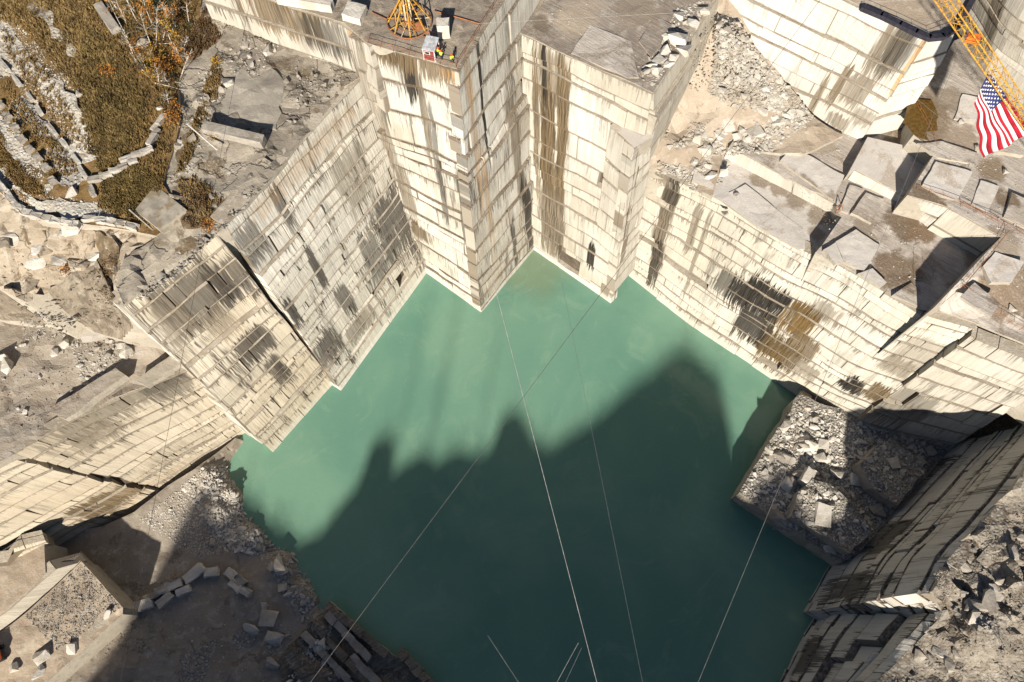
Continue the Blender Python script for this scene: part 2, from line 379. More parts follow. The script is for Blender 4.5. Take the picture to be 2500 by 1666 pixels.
class Surf: pass
SURF = {}
def patch(name, outline, mat, step=2.0, ctrl=(), amp=0.0, ns=0.15, ridge=0.0, skirt=None, edge=0.0, kind='structure', side=None, seed=0, key=None, power=3.0, terr=0.0, label=None, cat=None, inset=0.0):
    """a piece of ground: outline measured as (pixel x, pixel y, height)"""
    rnd = random.Random(seed + 17)
    op = [P(*o) for o in outline]
    pts = []
    for i, a in enumerate(op):
        b = op[(i + 1) % len(op)]
        k = max(1, int((b - a).length / step))
        nrm = Vector((-(b - a).y, (b - a).x, 0)); nrm = nrm.normalized() if nrm.length > 0 else nrm
        for j in range(k):
            q = a.lerp(b, j / k)
            if edge and j: q = q + nrm * (mn.noise(Vector((q.x * 0.35, q.y * 0.35, seed))) * edge)
            pts.append(q)
    ref = np.array([[p.x, p.y, p.z] for p in pts] + [list(P(*c)) for c in ctrl] * 3)
    def zf(x, y):
        x = np.atleast_1d(np.asarray(x, float)); y = np.atleast_1d(np.asarray(y, float))
        d = (x[:, None] - ref[None, :, 0]) ** 2 + (y[:, None] - ref[None, :, 1]) ** 2 + 0.05
        w = d ** (-power / 2)
        z = (w * ref[None, :, 2]).sum(1) / w.sum(1)
        if amp or ridge:
            for i in range(len(x)):
                v = Vector((x[i] * ns, y[i] * ns, seed * 3.7))
                k = mn.fractal(v, 0.9, 2.1, 5) * amp if amp else 0.0
                if ridge:
                    ca, sa = 0.79, -0.61
                    w_ = Vector(((x[i] * ca + y[i] * sa) * ns * 0.55, (y[i] * ca - x[i] * sa) * ns * 1.25, seed))
                    w_ += Vector((mn.noise(v * 2.5), mn.noise(v * 2.5 + Vector((5, 5, 5))), 0)) * 0.35
                    c_ = mn.voronoi(w_)[1][0]
                    h1, h2 = (math.sin(c_.x * 91.7 + c_.y * 37.3) * 43.7) % 1.0, (math.sin(c_.x * 17.7 - c_.y * 67.1) * 29.3) % 1.0
                    k += (h1 - 0.5) * ridge + (w_.y - c_.y) * (h2 - 0.5) * ridge * 1.2
                z[i] += k
        if terr: z = np.round(z / terr) * terr * 0.75 + z * 0.25
        return z
    poly = [(p.x, p.y) for p in pts]
    xs = [p[0] for p in poly]; ys = [p[1] for p in poly]
    gx, gy = np.meshgrid(np.arange(min(xs), max(xs), step), np.arange(min(ys), max(ys), step))
    gx = gx.ravel() + np.array([rnd.uniform(-.3, .3) * step for _ in range(gx.size)]); gy = gy.ravel() + np.array([rnd.uniform(-.3, .3) * step for _ in range(gy.size)])
    m = in_poly(gx, gy, poly)
    iv = list(zip(gx[m], gy[m]))
    n = len(poly)
    allv = [Vector(p) for p in poly] + [Vector(p) for p in iv]
    v2, e2, f2, *_ = delaunay_2d_cdt(allv, [(i, (i + 1) % n) for i in range(n)], [], 1, 1e-4)
    X = np.array([v[0] for v in v2]); Y = np.array([v[1] for v in v2])
    Z = np.concatenate([zf(X[i:i + 1500], Y[i:i + 1500]) for i in range(0, len(X), 1500)])
    verts = [Vector((X[i], Y[i], Z[i])) for i in range(len(X))]
    faces = []
    for f in f2:
        a, b, c = [verts[i] for i in f[:3]]
        faces.append(tuple(f) if (b - a).cross(c - a).z > 0 else tuple(reversed(f)))
    midx = [0] * len(faces)
    if skirt is not None:
        zb = zf([p[0] for p in poly], [p[1] for p in poly])
        b0 = len(verts)
        for (p, z) in zip(poly, zb): verts.append(Vector((p[0], p[1], z)))
        sg = 1.0 if sum(poly[i][0] * poly[(i + 1) % n][1] - poly[(i + 1) % n][0] * poly[i][1] for i in range(n)) > 0 else -1.0
        for i, (p, z) in enumerate(zip(poly, zb)):
            d_ = Vector((poly[(i + 1) % n][0] - poly[i - 1][0], poly[(i + 1) % n][1] - poly[i - 1][1], 0))
            nn_ = Vector((-d_.y, d_.x, 0)).normalized() * sg * inset
            verts.append(Vector((p[0] + nn_.x, p[1] + nn_.y, skirt)))
        for i in range(n):
            j = (i + 1) % n
            faces.append((b0 + i, b0 + j, b0 + n + j, b0 + n + i)); midx.append(1)
    o = mesh_obj(name, verts, faces, [mat, side or M['side']], midx=midx)
    tag(o, label, cat, kind=kind)
    s = Surf(); s.zf = zf; s.obj = o; s.poly = poly; s.z0 = sum(p.z for p in op) / len(op)
    SURF[key or name] = s
    return s
def at(px, py, surf):
    """the point of a ground surface seen at a photo pixel"""
    s = SURF[surf] if isinstance(surf, str) else surf
    z = s.z0
    for _ in range(5):
        q = P(px, py, z); z = float(s.zf(q.x, q.y)[0])
    return P(px, py, z)

# ------------------------------------------------------------------ quarried walls built of blocks
def pl_eval(pl, s):
    d = [0.0]
    for a, b in zip(pl, pl[1:]): d.append(d[-1] + (b - a).length)
    t = s * d[-1]
    for i in range(len(pl) - 1):
        if t <= d[i + 1] or i == len(pl) - 2:
            k = (t - d[i]) / max(1e-6, d[i + 1] - d[i]); return pl[i].lerp(pl[i + 1], k)
CENTER = Vector((5, 40, 0))
class WallGeo:
    def __init__(s, bot, top, toward=CENTER):
        s.b = [q if isinstance(q, Vector) else P(*q) for q in bot]; s.t = [q if isinstance(q, Vector) else P(*q) for q in top]
        s.L = sum((b - a).length for a, b in zip(s.b, s.b[1:])); s.toward = toward
    def pos(s, u, t): return pl_eval(s.b, u).lerp(pl_eval(s.t, u), t)
    def normal(s, u):
        a = pl_eval(s.b, max(0, u - .02)).lerp(pl_eval(s.t, max(0, u - .02)), .5); b = pl_eval(s.b, min(1, u + .02)).lerp(pl_eval(s.t, min(1, u + .02)), .5)
        d = b - a; n = Vector((d.y, -d.x, 0)).normalized()
        return n if n.dot(s.toward - a) > 0 else -n
    def uv_at(s, px, py):
        """metres along / height of the spot seen at a photo pixel"""
        best = None
        for i in range(81):
            for j in range(81):
                q = s.pos(i / 80, j / 80); r = q - Vector((0, 0, CAM_H))
                up = r.y * math.sin(_t) + r.z * math.cos(_t); fw = r.y * math.cos(_t) - r.z * math.sin(_t)
                X = 1250 + FPX * r.x / fw; Y = 833 - FPX * up / fw
                d = (X - px) ** 2 + (Y - py) ** 2
                if best is None or d < best[0]: best = (d, i / 80 * s.L, q.z)
        return best[1], best[2]

NBLK = [0]
def wall(name, label, bot, top, nc, blen, mat, seed, wav=0.5, gap=0.16, prot=0.22, hole=0.03, ledge=None, toward=CENTER, lv=0.6, cat='quarry wall', joints=1.0, group=None, lean=0.0, deep=2.2, rake=0.75):
    g = WallGeo(bot, top, toward); rnd = random.Random(seed)
    L = g.L
    # backing rock behind the blocks
    nu, nt = max(2, int(L / 4)), 8
    vs = []; fs = []
    for j in range(nt + 1):
        for i in range(nu + 1):
            vs.append(g.pos(i / nu, j / nt * 0.985) - g.normal(i / nu) * 1.3)
    for j in range(nt):
        for i in range(nu):
            a = j * (nu + 1) + i; fs.append((a, a + 1, a + nu + 2, a + nu + 1))
    core = mesh_obj(name, vs, fs, M['core'])
    tag(core, label, cat, group=group, kind='thing')
    ws = [rnd.choice((1 - lv, 1 - lv * .5, 1.0, 1 + lv * .3, 1 + lv)) * rnd.uniform(.9, 1.1) for _ in range(nc)]; tot = sum(ws); tk = [0.0]
    for w_ in ws: tk.append(tk[-1] + w_ / tot)
    ls = [rnd.choice((0.3, 0.7, 1.0, 1.2, 1.8)) for _ in range(nc)]; lt = sum(ls); fk = [0.0]
    for l_ in ls: fk.append(fk[-1] + l_ / lt)
    H = (g.pos(0.5, 1) - g.pos(0.5, 0)).z
    wav = wav * 1.3
    dip = [rnd.uniform(-.5, .5) * (0 if k in (0, nc) else 1) for k in range(nc + 1)]
    def tb(k, u):
        if k == 0: return -1.2 / H
        if k == nc: return 1.0 - 0.15 / H
        return tk[k] + ((u - .5) * dip[k] * min(1.0, L / 20) + mn.noise(Vector((u * L / 9.0, k * 0.35, seed))) * wav + mn.noise(Vector((u * L / 2.5, k * 7.7, seed))) * wav * 0.22) / H
    for k in range(nc):
        u = -rnd.uniform(0, 0.6) * blen / L
        cuts = []
        while u < 1.0:
            cuts.append(max(0.0, u)); u += blen * rnd.choice((0.4, 0.8, 1.2, 1.5, 2.0, 3.2)) / L
        cuts.append(1.0)
        if len(cuts) > 2 and (cuts[-1] - cuts[-2]) * L < blen * 0.3: cuts.pop(-2)
        cp = rnd.uniform(-prot, prot) * 0.6
        for ci in range(len(cuts) - 1):
            u0, u1 = cuts[ci], cuts[ci + 1]
            w_m = (u1 - u0) * L
            if w_m < 0.3: continue
            gp = gap * 0.5 * rnd.choice((0.05, 0.25, 0.6, 1.0, 1.5)) * joints
            out = cp + rnd.uniform(-prot, prot) * 0.5
            if rnd.random() < hole: out -= rnd.uniform(0.7, 1.3)
            gt = gap * rnd.uniform(0.4, 1.6)
            n_u = max(2, min(5, int(w_m / 2.2)))
            V = []; F = []; MI = []; UVS = []; LOC = []
            lean_b = rnd.uniform(-0.08, 0.08)
            fr = []
            for i in range(n_u + 1):
                uu = u0 + (u1 - u0) * i / n_u
                un = uu + (gp / L if i == 0 and ci > 0 else 0) - (gp / L if i == n_u and ci < len(cuts) - 2 else 0)
                t0 = tb(k, uu); t1 = tb(k + 1, uu) - (gt / H if k < nc - 1 else 0)
                nn = g.normal(un)
                z0 = pl_eval(g.b, un).z; z1 = pl_eval(g.t, un).z
                row = []
                for j in range(3):
                    tt = t0 + (t1 - t0) * j / 2
                    z = z0 + (z1 - z0) * tt
                    jo = rnd.uniform(-0.05, 0.05) + (rnd.uniform(-0.16, 0.0) if j == 2 else 0)
                    b_ = g.pos(un, fk[k] + (fk[k + 1] - fk[k]) * rake * j / 2)
                    q = Vector((b_.x, b_.y, 0)) + nn * (out + jo + lean_b * (j - 1) - lean * j * 0.5)
                    q.z = z + (rnd.uniform(-0.06, 0.06) if j == 2 else 0)
                    row.append((q, un * L, j / 2))
                fr.append((row, nn))
            # front grid, top strip, bottom strip, two ends
            def vadd(q, uu, vv, lu):
                V.append(q); UVS.append((uu, q.z)); LOC.append((lu, vv)); return len(V) - 1
            idx = []
            for i, (row, nn) in enumerate(fr):
                idx.append([vadd(q, a, b, i / n_u) for (q, a, b) in row])
            bt = [vadd(fr[i][0][2][0] - fr[i][1] * deep, fr[i][0][2][1], 1, i / n_u) for i in range(n_u + 1)]
            bb = [vadd(fr[i][0][0][0] - fr[i][1] * deep, fr[i][0][0][1], 0, i / n_u) for i in range(n_u + 1)]
            for i in range(n_u):
                for j in range(2):
                    F.append((idx[i][j], idx[i + 1][j], idx[i + 1][j + 1], idx[i][j + 1])); MI.append(0)
                F.append((idx[i][2], idx[i + 1][2], bt[i + 1], bt[i])); MI.append(1)
                F.append((idx[i + 1][0], idx[i][0], bb[i], bb[i + 1])); MI.append(0)
            F.append((idx[0][0], idx[0][1], idx[0][2], bt[0], bb[0])); MI.append(0)
            F.append((idx[n_u][2], idx[n_u][1], idx[n_u][0], bb[n_u], bt[n_u])); MI.append(0)
            me = bpy.data.meshes.new('granite_block'); me.from_pydata([tuple(q) for q in V], [], F)
            me.materials.append(mat); me.materials.append(ledge or M['ledgelt'])
            me.polygons.foreach_set('material_index', MI)
            li = np.zeros(len(me.loops), np.int32); me.loops.foreach_get('vertex_index', li)
            for nm, src in (('UVMap', UVS), ('local', LOC)):
                ly = me.uv_layers.new(name=nm); ly.data.foreach_set('uv', np.array(src, np.float32)[li].ravel())
            me.update()
            link(bpy.data.objects.new('granite_block', me), core); NBLK[0] += 1
    return g

# ------------------------------------------------------------------ loose rock
def hull(rnd, n=12, flat=1.0, boxy=0.5):
    bm = bmesh.new()
    for _ in range(n):
        v = Vector((rnd.uniform(-1, 1), rnd.uniform(-1, 1), rnd.uniform(-1, 1)))
        if rnd.random() > boxy: v.normalize()
        else:
            k = rnd.randrange(3); v[k] = math.copysign(1, v[k])
        v.z *= flat; bm.verts.new(v)
    r = bmesh.ops.convex_hull(bm, input=bm.verts)
    bmesh.ops.delete(bm, geom=[v for v in bm.verts if not v.link_faces], context='VERTS')
    bm.verts.ensure_lookup_table(); bm.verts.index_update()
    bmesh.ops.recalc_face_normals(bm, faces=bm.faces)
    V = np.array([v.co[:] for v in bm.verts]); F = [[v.index for v in f.verts] for f in bm.faces]
    bm.free(); return V, np.array(F)
_rr = random.Random(5)
ROCKS = [hull(_rr, _rr.choice((8, 10, 12, 15)), _rr.choice((0.25, 0.4, 0.6, 0.8, 0.95)), _rr.choice((0.2, 0.5, 0.8))) for _ in range(40)]

def rubble(name, surf, polypx, n, smin, smax, mat, seed, label, cat='rubble', sink=0.35, pw=2.2, zoff=0.0):
    """a mass of loose stones nobody could count: one object"""
    rs = np.random.RandomState(seed); s = SURF[surf]
    xs = [p[0] for p in polypx]; ys = [p[1] for p in polypx]
    X = rs.uniform(min(xs), max(xs), n * 6); Y = rs.uniform(min(ys), max(ys), n * 6)
    m = in_poly(X, Y, polypx); X, Y = X[m][:n], Y[m][:n]
    W = np.array([P(a, b, s.z0)[:] for a, b in zip(X, Y)])
    for _ in range(3):
        z = np.concatenate([s.zf(W[i:i + 1500, 0], W[i:i + 1500, 1]) for i in range(0, len(W), 1500)])
        k = (CAM_H - z) / (CAM_H - W[:, 2]); W = np.column_stack([W[:, 0] * k, W[:, 1] * k, z])
    sz = smin * (1 - rs.rand(len(W)) * (1 - (smin / smax) ** pw)) ** (-1 / pw)
    AV = []; AF = []; base = 0
    for i in range(len(W)):
        V, F = ROCKS[rs.randint(len(ROCKS))]
        a, b = rs.uniform(0, 6.28), rs.uniform(-0.5, 0.5)
        R = np.array([[math.cos(a), -math.sin(a), 0], [math.sin(a), math.cos(a), 0], [0, 0, 1]]) @ np.array([[1, 0, 0], [0, math.cos(b), -math.sin(b)], [0, math.sin(b), math.cos(b)]])
        v = (V * np.array([rs.uniform(.7, 1.5), rs.uniform(.55, 1.1), rs.uniform(.5, 1.0)]) * sz[i] * 0.5) @ R.T
        v += W[i] + np.array([0, 0, sz[i] * (0.5 - sink) * 0.7 + zoff])
        AV.append(v); AF.append(F + base); base += len(V)
    V = np.concatenate(AV); F = np.concatenate(AF)
    me = bpy.data.meshes.new(name); me.from_pydata(V.tolist(), [], F.tolist()); me.materials.append(mat); me.update()
    o = link(bpy.data.objects.new(name, me)); tag(o, label, cat, kind='stuff'); return o

BVAR = []
_rb = random.Random(11)
for _ in range(14):
    V, F = hull(_rb, 14, 0.75, 0.7)
    me = bpy.data.meshes.new('boulder'); me.from_pydata((V * 0.5).tolist(), [], F.tolist()); BVAR.append(me)
_bm = {}
def boulder(px, py, size, surf, mat, label, group=None, rnd=_rb, flat=0.8, name='boulder', sink=0.12, stretch=1.0, rz=None):
    q = at(px, py, surf); k = rnd.randrange(len(BVAR))
    key = (k, mat.name)
    if key not in _bm:
        me = BVAR[k].copy(); me.materials.clear(); me.materials.append(mat); _bm[key] = me
    o = bpy.data.objects.new(name, _bm[key]); link(o)
    o.scale = (size * stretch, size * rnd.uniform(.75, 1.0), size * flat)
    o.rotation_euler = (rnd.uniform(-.25, .25), rnd.uniform(-.25, .25), rnd.uniform(0, 6.28) if rz is None else rz)
    o.location = (q.x, q.y, q.z + size * flat * (0.36 - sink))
    tag(o, label, 'boulder', group); return o

def cut_block(px, py, size, surf, rz, mat, label, group=None, jit=0.08, seed=0, name='granite_block', dz=0.0, tilt=(0, 0)):
    rnd = random.Random(seed * 7 + 3); q = at(px, py, surf)
    bm = bmesh.new(); bmesh.ops.create_cube(bm, size=1.0)
    for v in bm.verts: v.co = Vector((v.co.x * size[0], v.co.y * size[1], v.co.z * size[2]))
    bmesh.ops.bevel(bm, geom=list(bm.edges), offset=min(size) * 0.05, segments=1, affect='EDGES')
    bmesh.ops.subdivide_edges(bm, edges=[e for e in bm.edges if e.calc_length() > 0.5], cuts=1)
    for v in bm.verts: v.co += Vector((rnd.uniform(-jit, jit), rnd.uniform(-jit, jit), rnd.uniform(-jit, jit)))
    me = bpy.data.meshes.new(name); bm.to_mesh(me); bm.free(); me.materials.append(mat)
    o = link(bpy.data.objects.new(name, me))
    o.location = (q.x, q.y, q.z + size[2] * 0.46 + dz); o.rotation_euler = (tilt[0], tilt[1], rz)
    tag(o, label, 'granite block', group); return o

# ================================================================== THE SETTING
# water
wm = MB(); wm.add([(-125, -80, 0), (115, -80, 0), (115, 112, 0), (-125, 112, 0)], [(0, 1, 2, 3)])
tag(wm.build('water', M['water']), kind='structure')

# upper plateaus and terraces (pixel x, pixel y, metres above the water)
patch('derrick_plateau', [(1115, 168, 72), (1156, 102, 72), (1220, 0, 72), (1254, -60, 72), (480, -60, 72), (640, -8, 72), (840, 56, 72), (894, 104, 72)], M['plateau'], 1.2, amp=0.18, ns=0.4, skirt=-3, seed=1, key='pil', inset=5.0)
patch('middle_terrace', [(1272, 80, 62), (1318, -5, 62), (1340, -60, 62), (1775, -60, 63), (1735, 10, 62), (1672, 112, 62), (1594, 226, 62), (1540, 200, 62), (1415, 150, 62)], M['mid'], 1.3, amp=0.22, ns=0.25, skirt=-3, seed=2, key='mid', inset=5.0)
patch('notch_shelf', [(1584, 280, 57), (1594, 226, 57), (1672, 150, 57), (1690, 150, 57), (1604, 288, 57)], M['mid'], 1.3, amp=0.1, skirt=-3, seed=3, key='notch', inset=3.0)
patch('buttress_top', [(1490, 306, 52), (1512, 290, 52), (1598, 318, 52), (1596, 332, 52), (1549, 360, 52)], M['slab'], 1.3, amp=0.05, skirt=-3, seed=3, key='but', inset=3.0)
patch('rubble_chute', [(1580, 410, 40.2), (1592, 330, 43), (1640, 230, 48), (1700, 110, 55), (1742, 10, 60), (1775, -60, 62), (1800, -60, 62), (1850, 100, 55), (1915, 200, 50.5), (1990, 290, 47), (2060, 330, 46.2), (1960, 380, 46), (1870, 372, 45.7), (1790, 358, 45.4), (1768, 374, 42.6), (1740, 480, 42.1), (1640, 436, 40.4)], M['dirt'], 1.3, ctrl=[(1700, 300, 45), (1760, 200, 50), (1650, 330, 43)], amp=0.8, ns=0.16, skirt=20, seed=4, key='chute', power=2.5)
patch('lower_bench_floor', [(1575, 405, 40), (1640, 430, 40.5), (1760, 490, 42), (1850, 553, 42.5), (1950, 608, 42.5), (1985, 625, 42), (2006, 602, 42), (2060, 540, 42), (2020, 490, 42), (1770, 360, 42), (1700, 340, 42)], M['slab'], 1.5, amp=0.2, ns=0.12, skirt=-3, seed=5, key='t0', inset=5.0, side=M['side'])
patch('work_terrace', [(1781, 357, 45.2), (2037, 496, 45.2), (2055, 530, 45.2), (2008, 598, 45.2), (1990, 618, 45), (2063, 650, 45), (2122, 684, 45), (2160, 712, 45), (2252, 758, 45.5), (2296, 762, 46), (2460, 600, 46), (2480, 560, 46), (2330, 440, 46), (2300, 330, 46), (2150, 290, 46), (1990, 280, 45), (1880, 330, 44.6)], M['terr'], 1.5, amp=0.25, ns=0.15, skirt=-3, seed=6, key='t1', edge=0.5, inset=5.0)
patch('stepped_terrace', [(2070, 425, 47.4), (2088, 414, 47.4), (2206, 478, 47.4), (2214, 470, 47.4), (2283, 372, 47.4), (2118, 335, 47.4)], M['slab'], 1.5, amp=0.08, skirt=40, seed=7, key='t2')
patch('right_terrace', [(2216, 476, 51.5), (2285, 370, 51.5), (2230, 330, 51.5), (2240, 240, 51.5), (2330, 100, 51.5), (2420, 60, 51.5), (2700, 60, 51.5), (2700, 960, 50), (2560, 888, 48), (2500, 838, 47.5), (2380, 788, 46.5), (2292, 758, 46), (2280, 752, 51), (2445, 578, 52), (2325, 512, 51.5), (2300, 500, 51.5)], M['terr'], 1.6, amp=0.25, ns=0.13, skirt=30, seed=8, key='t3')
patch('upper_right_plateau', [(1650, -195, 68), (1785, -132, 68), (1945, -58, 68), (2106, 17, 68), (2196, 59, 68), (2267, 96, 68), (2335, 71, 68), (2374, 0, 68), (2400, -60, 68), (2300, -240, 70), (1700, -260, 70)], M['sand'], 1.6, amp=0.2, skirt=30, seed=9, key='tu')

def ledges(base, z, lst, mats, seed):
    for i, (pts, h) in enumerate(lst):
        patch('rock_ledge', [(x, y, z + h * .5) for x, y in pts], M[mats[i % len(mats)]], 1.0, amp=.10, ns=.5, skirt=z - .5, seed=seed + i, key=base + '_ledge%d' % i, edge=.22)
ledges('t1', 45.5, [([(1905, 392), (1935, 358), (2062, 428), (2035, 488)], .45), ([(2075, 452), (2108, 462), (2072, 520), (2050, 512)], .5), ([(2115, 470), (2160, 486), (2128, 545), (2078, 520)], .7), ([(2040, 590), (2090, 560), (2150, 600), (2110, 660), (2060, 640)], .4), ([(2010, 610), (2040, 592), (2062, 640), (2040, 644)], .7), ([(2230, 600), (2262, 580), (2290, 600), (2262, 690), (2232, 680)], .35), ([(2180, 720), (2225, 690), (2262, 720), (2240, 748)], .5), ([(2095, 668), (2130, 655), (2165, 690), (2150, 702)], .5)], ['slab', 'terr', 'terr', 'slab'], 500)
ledges('t3', 51.6, [([(2252, 452), (2285, 395), (2375, 420), (2338, 488), (2300, 480)], .6), ([(2400, 300), (2470, 320), (2500, 380), (2430, 370)], .7), ([(2395, 440), (2440, 455), (2410, 520), (2372, 500)], .5), ([(2470, 470), (2540, 500), (2520, 560), (2450, 530)], .8), ([(2400, 650), (2430, 615), (2500, 640), (2470, 690), (2420, 690)], .7), ([(2345, 725), (2380, 690), (2440, 740), (2420, 775)], .1), ([(2350, 230), (2400, 240), (2380, 300), (2330, 290)], .5), ([(2240, 350), (2300, 345), (2390, 375), (2380, 400), (2290, 385)], .4)], ['slab', 'terr'], 520)
ledges('mid', 62.1, [([(1395, 130), (1440, 60), (1540, 100), (1560, 190), (1530, 190)], .25), ([(1560, 100), (1600, 40), (1640, 60), (1590, 140)], .5)], ['terr', 'mid'], 540)
ledges('t0', 42.2, [([(1780, 470), (1820, 450), (1960, 560), (1940, 590), (1860, 548)], .25), ([(1700, 400), (1760, 410), (1740, 460), (1690, 440)], .3)], ['slab'], 560)

# left hillside
patch('rock_shelf', [(894, 176, 62), (840, 214, 62), (786, 286, 62), (725, 361, 62), (625, 471, 62), (550, 550, 62), (528, 575, 60.5), (410, 660, 59), (303, 745, 58), (285, 700, 58), (310, 620, 59), (380, 575, 60), (440, 520, 61), (400, 450, 61.5), (420, 380, 62), (440, 300, 62.5), (435, 200, 63), (480, 100, 63), (500, -60, 64), (560, -70, 64), (665, 30, 63), (840, 130, 62.5)],
      M['shelf'], 0.9, amp=0.7, ns=0.15, ridge=0.75, skirt=-3, seed=10, key='shelf', inset=5.0)
patch('brush_ground', [(500, -60, 64), (480, 100, 63), (435, 200, 63), (440, 300, 62.5), (420, 380, 62), (400, 450, 61.5), (440, 520, 61), (380, 575, 60), (310, 560, 59.5), (200, 548, 59), (90, 538, 59), (0, 470, 59.5), (-120, 380, 60), (-160, 120, 63), (-120, -90, 65), (200, -90, 65)],
      M['brush'], 1.2, ctrl=[(250, 250, 62.5), (100, 400, 60.5)], amp=0.6, ns=0.2, skirt=50, seed=11, key='brush', power=2.5)
patch('tan_rock_apron', [(-160, 350, 58.5), (0, 440, 58.2), (90, 515, 58), (200, 535, 58), (310, 565, 58.5), (380, 578, 59), (310, 622, 58), (285, 700, 57), (303, 745, 57), (285, 740, 55), (240, 640, 55), (175, 670, 54), (60, 735, 52), (-30, 690, 53), (-160, 640, 54)],
      M['tanslab'], .9, amp=0.8, ns=0.13, ridge=1.5, skirt=30, seed=12, key='apron')
patch('striped_slope', [(60, 733, 52.2), (175, 668, 54.2), (240, 638, 55.2), (285, 738, 55.2), (303, 745, 57), (330, 800, 44), (300, 830, 37), (180, 800, 36), (90, 800, 36), (20, 790, 37), (-60, 760, 40), (-60, 700, 52), (-30, 690, 53)],
      M['strata'], 0.9, amp=0.7, ns=0.2, ridge=0.8, skirt=20, seed=13, key='slope', terr=1.6)
patch('left_pit_floor', [(460, 900, 30.8), (318, 955, 33.2), (172, 1026, 34.6), (33, 1110, 36), (-80, 1170, 36), (-260, 1100, 37), (-260, 760, 40), (-60, 760, 39), (20, 790, 36.5), (180, 800, 35.8), (300, 825, 35), (360, 815, 36), (420, 850, 33)],
      M['dirtw'], 1.2, amp=0.7, ns=0.16, skirt=-3, seed=14, key='pit', inset=5.0, power=2.5)

ledges('pit', 34.6, [([(118, 1000), (282, 898), (305, 915), (180, 1012), (160, 1024)], 3.0), ([(-40, 1010), (40, 985), (70, 1020), (20, 1070), (-40, 1090)], 1.4), ([(330, 930), (420, 865), (448, 885), (360, 945)], 1.2), ([(190, 800), (280, 790), (300, 815), (200, 835)], 3.0), ([(-30, 900), (30, 880), (60, 910), (0, 940)], 2.4)], ['dirtw', 'slab', 'side', 'slab', 'greyblock'], 580)

# bottom left
patch('quarry_floor', [(620, 1085, -2), (575, 1070, 1.5), (474, 1146, 4), (408, 1186, 4), (329, 1250, 4.5), (250, 1285, 4.5), (120, 1310, 5), (-120, 1380, 5), (-200, 1750, 4), (700, 1800, 3), (1120, 1760, -2.0), (1060, 1672, -1.2), (965, 1600, -1.2), (880, 1540, -1.2), (812, 1465, -1.3), (772, 1400, -1.3), (735, 1335, -1.3), (668, 1292, -1.3), (612, 1225, -1.3), (575, 1140, -1.3)],
      M['floor'], 1.2, ctrl=[(500, 1160, 4), (520, 1250, 3.6), (600, 1310, 2.6), (680, 1380, 2.5), (730, 1450, 2.5), (790, 1540, 2.5), (880, 1640, 2), (600, 1450, 2.6), (450, 1500, 2.8), (560, 1200, 3)], amp=0.35, ns=0.18, skirt=-4, seed=15, key='floor', power=2.6)
patch('gravel_bench', [(199, 1371, 10.5), (300, 1484, 10.5), (300, 1500, 10), (127, 1655, 10), (60, 1720, 10), (-200, 1760, 10), (-200, 1560, 11), (0, 1545, 11), (60, 1500, 10.8)], M['sand'], 1.0, amp=0.25, ns=0.3, skirt=0, seed=16, key='bl', side=M['side'])
patch('sand_bench', [(108, 1325, 13), (112, 1400, 13), (60, 1450, 13), (-20, 1520, 13), (-220, 1560, 13), (-220, 1330, 13)], M['sand'], 1.2, amp=0.25, ns=0.2, skirt=0, seed=17, key='bl2')
# right bench above the water and the south east rim
patch('rubble_bench', [(1952, 962, 7), (2080, 1010, 7.5), (2300, 1050, 8), (2440, 985, 9), (2640, 975, 9), (2580, 1060, 8), (2420, 1115, 8), (2240, 1185, 7), (2105, 1345, 6.5), (2058, 1372, 6), (1930, 1290, 6), (1802, 1206, 6), (1860, 1110, 6.5)], M['gravel'], 1.1, amp=0.5, ns=0.2, skirt=-4, seed=18, key='rb', edge=0.5)
patch('rim_ground', [(2660, 930, 34), (2590, 1015, 34), (2446, 1213, 34), (2374, 1295, 34), (2310, 1356, 34), (2267, 1445, 34), (2300, 1500, 31), (2200, 1612, 26), (2110, 1700, 25), (2080, 1800, 25), (2800, 1850, 35), (2850, 960, 35)],
      M['se'], 1.0, ctrl=[(2450, 1400, 35.5), (2400, 1550, 35), (2480, 1480, 34)], amp=1.3, ns=0.12, ridge=2.2, skirt=-3, seed=19, key='se', inset=5.0)

# the far side of the quarry behind the camera, whose rim throws the long shadow on the water
prof = [(-200, 28), (-130, 30), (-104, 32), (-97, 37), (-91, 43), (-88, 51), (-86, 59), (-84, 61), (-80, 57), (-74, 56), (-70, 54), (-62, 51.5), (-58, 52.5), (-55, 56), (-53, 58), (-52.3, 63), (-49.5, 64.5), (-47.5, 63.5), (-47, 59), (-44, 60.5), (-41, 62), (-37, 61), (-33, 62.5), (-29, 61.5), (-26.5, 62), (-25, 66.5), (-22, 67.5), (-20, 66), (-17, 63.5), (-13, 62.5), (-9, 64.5), (-5, 66), (0, 69), (4, 71), (8, 73), (11, 75), (13, 75.6), (16, 74.8), (21, 72), (24, 68), (26, 63.5), (28, 60), (30, 64), (33, 65), (36, 66), (39, 63), (41, 61), (44, 63), (48, 62), (52, 58), (58, 54), (75, 52), (110, 50), (200, 48)]
prof = [(a + .078 * b, b) for a, b in prof]
vs = []; fs = []
rows = [(-80.0, -90), (-76.0, -3), (-70.0, 0.0), (-76, 0.5), (-110, -2), (-260, -6)]
xs = []
for (a, b), (c, d) in zip(prof, prof[1:]):
    k = max(1, int((c - a) / 1.2)); xs += [(a + (c - a) * i / k, b + (d - b) * i / k) for i in range(k)]
xs.append(prof[-1])
for (yy, dz) in ((-66.5, None), (-70, 0.0), (-75, 0.3), (-110, -6), (-320, -12)):
    for (x, z) in xs:
        zz = -4 if dz is None else (z + dz + mn.noise(Vector((x * 0.6, yy, 0))) * 0.5 if dz > -5 else 45 + dz)
        vs.append((x, yy, zz))
n_ = len(xs)
for r_ in range(4):
    for i in range(n_ - 1): fs.append((r_ * n_ + i, r_ * n_ + i + 1, (r_ + 1) * n_ + i + 1, (r_ + 1) * n_ + i))
